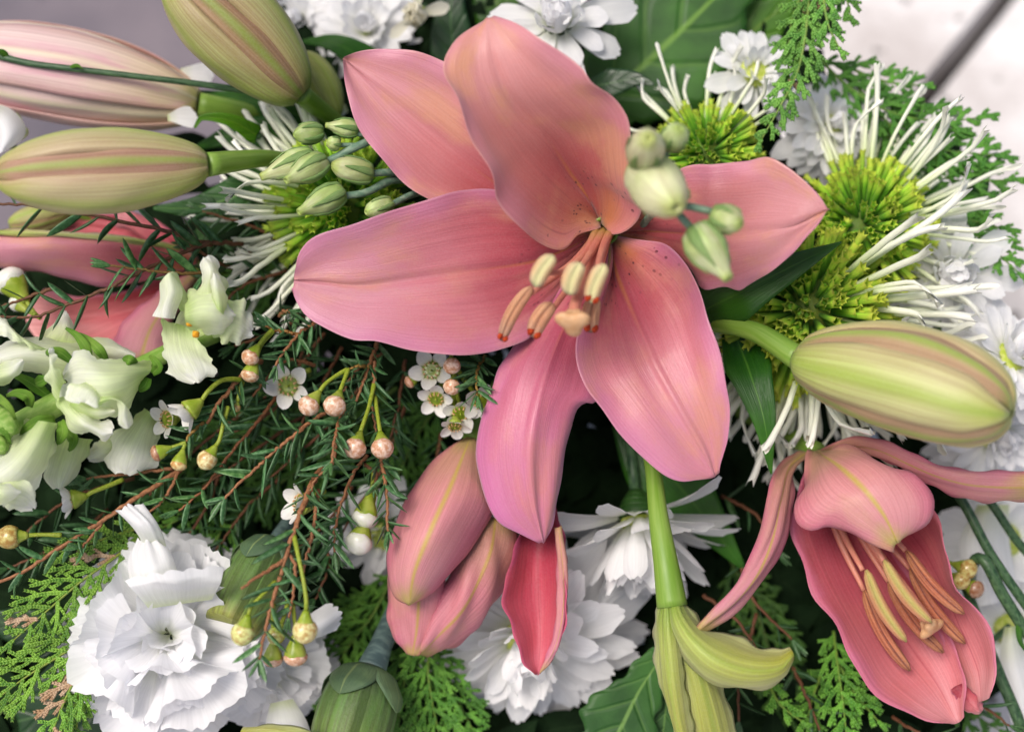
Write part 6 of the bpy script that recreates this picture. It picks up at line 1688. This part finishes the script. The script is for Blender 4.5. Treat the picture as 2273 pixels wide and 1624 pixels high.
# ================================================================== leaves
lone_leaf('chrysanthemum_leaf', 'broad lobed green leaf behind the top lily petal', [(1250, 290, -7), (1400, 170, -6.2), (1520, 60, -6), (1640, -60, -6)], [60, 150, 170, 60], LEAF_MUM, (1.15, 1.35, .9), lobes=3, amp=.28)
lone_leaf('chrysanthemum_leaf', 'leaf coloured bright as if backlit, beside the small white chrysanthemum', [(1500, 300, -7.6), (1580, 180, -7), (1660, 80, -6.8), (1760, 0, -6.6)], [50, 110, 110, 20], LEAF_BRIGHT, (.8, .85, .8), lobes=3, amp=.2)  # bright leaf green puts the backlight into the colour
lone_leaf('leaf', 'small dark glossy leaf beside the top lily petal', [(1290, 196, -5), (1350, 186, -4.4), (1410, 176, -4.2), (1452, 188, -4)], [10, 32, 34, 3], LEAF_DARK, (1.2, 1.3, 1.3))
lone_leaf('lily_leaf', 'pointed dark green lily leaf under the right lily petal', [(1560, 690, -1.6), (1650, 645, -.3), (1760, 590, .1), (1868, 537, .2)], [40, 62, 46, 2], LEAF_LILY, (.55, .62, .5), fold=.25)
lone_leaf('lily_leaf', 'narrow lily leaf pointing down beside the white quills', [(1630, 740, -2.4), (1665, 830, -1.2), (1695, 930, -.8), (1712, 1052, -.8)], [30, 52, 44, 2], LEAF_LILY, (.9, 1, .9), fold=.2)
lone_leaf('lily_leaf', 'broad lily leaf behind the lower right petal and thick stem', [(1400, 920, -5), (1470, 1030, -4.6), (1550, 1130, -4.4), (1650, 1260, -4.2)], [50, 90, 82, 6], LEAF_LILY, (.62, .78, .45))
lone_leaf('chrysanthemum_leaf', 'downy lobed leaf below the thick green stem', [(1480, 1440, -3.2), (1420, 1530, -2.8), (1380, 1610, -2.6), (1330, 1700, -2.6)], [24, 60, 100, 60], LEAF_MUM, (1.25, 1.35, 1.6), lobes=2.2, amp=.35)
lone_leaf('chrysanthemum_leaf', 'small downy leaf tucked against the green lily', [(1500, 1480, -3.6), (1480, 1560, -3.2), (1470, 1640, -3)], [20, 40, 30], LEAF_MUM, (.95, 1.1, 1.1), lobes=2.2, amp=.35)
lone_leaf('chrysanthemum_leaf', 'dark lobed leaf under the carnation and bright cedar', [(420, 1440, -4.6), (300, 1520, -4), (180, 1560, -3.8), (40, 1600, -3.8)], [70, 120, 130, 60], LEAF_DARK, (1.1, 1.25, 1.1), lobes=3, amp=.3)
lone_leaf('chrysanthemum_leaf', 'dark leaf at the left edge behind the bright cedar', [(160, 1420, -4.2), (80, 1400, -3.8), (-30, 1370, -3.8)], [50, 60, 20], LEAF_DARK, (1.2, 1.4, 1.2), lobes=2, amp=.2)
lone_leaf('chrysanthemum_leaf', 'dark leaf below the frilled carnation', [(420, 1500, -5), (380, 1570, -4.2), (330, 1650, -4)], [50, 80, 60], LEAF_DARK, (1.1, 1.5, 1.1), lobes=2, amp=.3)
lone_leaf('leaf', 'light green folded leaf beside the small quills', [(570, 300, -3.8), (510, 268, -3.2), (450, 262, -3), (432, 284, -3)], [20, 22, 18, 3], LEAF_BRIGHT, (1, 1, 1), fold=.5)
lone_leaf('leaf', 'blue green blurred leaf below the striped cream bud', [(640, 400, -4.6), (540, 430, -4), (440, 460, -3.8), (340, 462, -3.6)], [40, 56, 46, 4], LEAF_MUM, (.95, 1.2, 1.2))
lone_leaf('leaf', 'broad green leaf behind the spreading quills', [(640, 420, -5.6), (540, 440, -5), (470, 500, -5), (420, 560, -5)], [50, 70, 60, 4], LEAF_LILY, (.8, .9, .8))
lone_leaf('leaf', 'green leaf behind the stem of the striped bud', [(720, 330, -5.6), (620, 300, -5.2), (520, 300, -5), (430, 330, -5)], [30, 52, 44, 4], LEAF_LILY, (.7, .8, .6))
lone_leaf('leaf', 'dark green leaf between the white chrysanthemum and the upper lily petal', [(860, 200, -6), (800, 130, -5.6), (740, 96, -5.4), (672, 92, -5.4)], [30, 44, 36, 4], LEAF_LILY, (.55, .62, .5))
lone_leaf('leaf', 'green strap leaf behind the olive bud', [(760, 290, -5.6), (660, 256, -5.4), (560, 226, -5.2), (440, 204, -5)], [24, 36, 28, 4], LEAF_LILY, (.8, .9, .7))
lone_leaf('leaf', 'dark green leaf at the tip of the cedar spray', [(2080, 520, -6), (2130, 470, -5.6), (2170, 410, -5.6), (2192, 330, -5.6)], [30, 50, 46, 3], LEAF_LILY, (.62, .75, .55))
lone_leaf('leaf', 'dark leaf between the closed cream bloom and the top petal', [(1040, 220, -7), (1010, 120, -6.6), (1000, 30, -6.4), (1010, -40, -6.4)], [40, 60, 60, 20], LEAF_DARK, (1.2, 1.5, 1.2))
lone_leaf('leaf', 'green leaf right of the closed cream bloom', [(1180, 140, -7.4), (1120, 40, -7), (1080, -40, -7)], [50, 70, 40], LEAF_BRIGHT, (.5, .55, .5))
# near-black leaves, coloured for the shade in the depth of the bouquet
r_ = random.Random(5)
def inside(x, y):
    if x < 640 and y < 360: return False
    if x < 420 and y < 620: return False
    if x > 2050 and y < 1300: return False
    if x > 1740 and y < 360: return False
    if x > 2130: return False
    return True
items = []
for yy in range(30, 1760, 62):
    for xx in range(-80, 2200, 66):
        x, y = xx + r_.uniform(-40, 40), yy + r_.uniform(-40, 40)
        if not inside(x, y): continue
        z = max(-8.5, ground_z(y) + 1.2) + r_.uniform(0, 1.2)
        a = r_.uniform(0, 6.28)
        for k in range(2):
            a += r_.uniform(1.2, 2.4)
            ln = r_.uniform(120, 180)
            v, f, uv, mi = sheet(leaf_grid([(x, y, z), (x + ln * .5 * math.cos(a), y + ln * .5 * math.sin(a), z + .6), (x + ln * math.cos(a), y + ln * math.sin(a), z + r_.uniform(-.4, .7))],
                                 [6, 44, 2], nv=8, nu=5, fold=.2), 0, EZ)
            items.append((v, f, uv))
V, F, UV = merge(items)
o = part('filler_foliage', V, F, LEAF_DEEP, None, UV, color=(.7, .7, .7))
tag(o, 'leaves coloured near black to give the shade deep inside the bouquet', 'foliage', kind='stuff')

# ================================================================== bent green stems at the right
SG = 'bent green stems at the right'
def bstem(label, pts, r):
    t = thing('flower_stem', label, 'stem', P(*pts[0]))
    stem('stem', pts, r, STEM_DK, t, 12, 30)
    return t
bstem('straight dark green stem running below the long pink petal', [(2080, 1040, -4), (2135, 1110, -3.2), (2200, 1230, -2.8), (2290, 1360, -2.6)], [11, 11, 11, 11])
bstem('upper dark green stem running off beside the white chrysanthemum', [(2140, 1060, -4.4), (2195, 1110, -3.8), (2250, 1190, -3.6), (2300, 1250, -3.6)], [10, 10, 10, 10])
t = bstem('thick green stem bent like an elbow beside the deep pink lily cup', [(2150, 1300, -4), (2166, 1240, -2.9), (2186, 1244, -2.6), (2226, 1320, -2.5), (2290, 1420, -2.4)], [13, 13, 13, 13, 13])
leaf('bract', [(2262, 1380, -2.4), (2264, 1420, -2.1), (2280, 1450, -2)], [6, 8, 2], LEAF_LILY, t, nv=10, nu=5)
bstem('long green stem curving down to the corner beside the lily cup', [(2140, 1290, -4), (2180, 1400, -3), (2220, 1500, -2.8), (2262, 1600, -2.6), (2280, 1660, -2.6)], [11, 12, 13, 13, 13])
t = thing('waxflower_sprig', 'olive waxflower buds on a twig beside the deep pink lily cup', 'waxflower', P(2100, 1230, -4))
wax_bud(t, [(2080, 1240, -4), (2100, 1246, -3.4)], (2148, 1262, -2.8), 22, (.72, .84, .40), .5)
wax_bud(t, [(2090, 1260, -4), (2100, 1270, -3.4)], (2134, 1288, -2.8), 20, (.76, .88, .42), .5)
wax_bud(t, [(2100, 1280, -4), (2130, 1290, -3.4)], (2164, 1306, -2.9), 20, (.5, .42, .36), .8)
t = thing('white_bloom', 'smooth white petals low behind the bent green stems', 'flower', P(2230, 1480, -5))
pet([(2250, 1620), (2230, 1540), (2220, 1450), (2230, 1390)], [(2290, 1620), (2270, 1540), (2250, 1450), (2245, 1390)], [(2330, 1620), (2310, 1540), (2290, 1450), (2260, 1385)], [-4.4, -4.6], [-3.6, -4.0], [-4.4, -4.6], mats=(MUM_WHITE,), thick=0, parent=t, nu=11, nv=18)
pet([(2150, 1350), (2140, 1280), (2130, 1200), (2170, 1120)], [(2200, 1340), (2190, 1270), (2180, 1200), (2200, 1120)], [(2260, 1330), (2250, 1260), (2240, 1190), (2240, 1120)], [-5, -5.2], [-4.4, -4.6], [-5, -5.2], mats=(MUM_WHITE,), thick=0, parent=t, nu=11, nv=18)
stem('stem', [(2240, 1390, -4.8), (2200, 1420, -5.5), (2100, 1450, -6.5)], [8, 8, 8], STEM_DK, t)
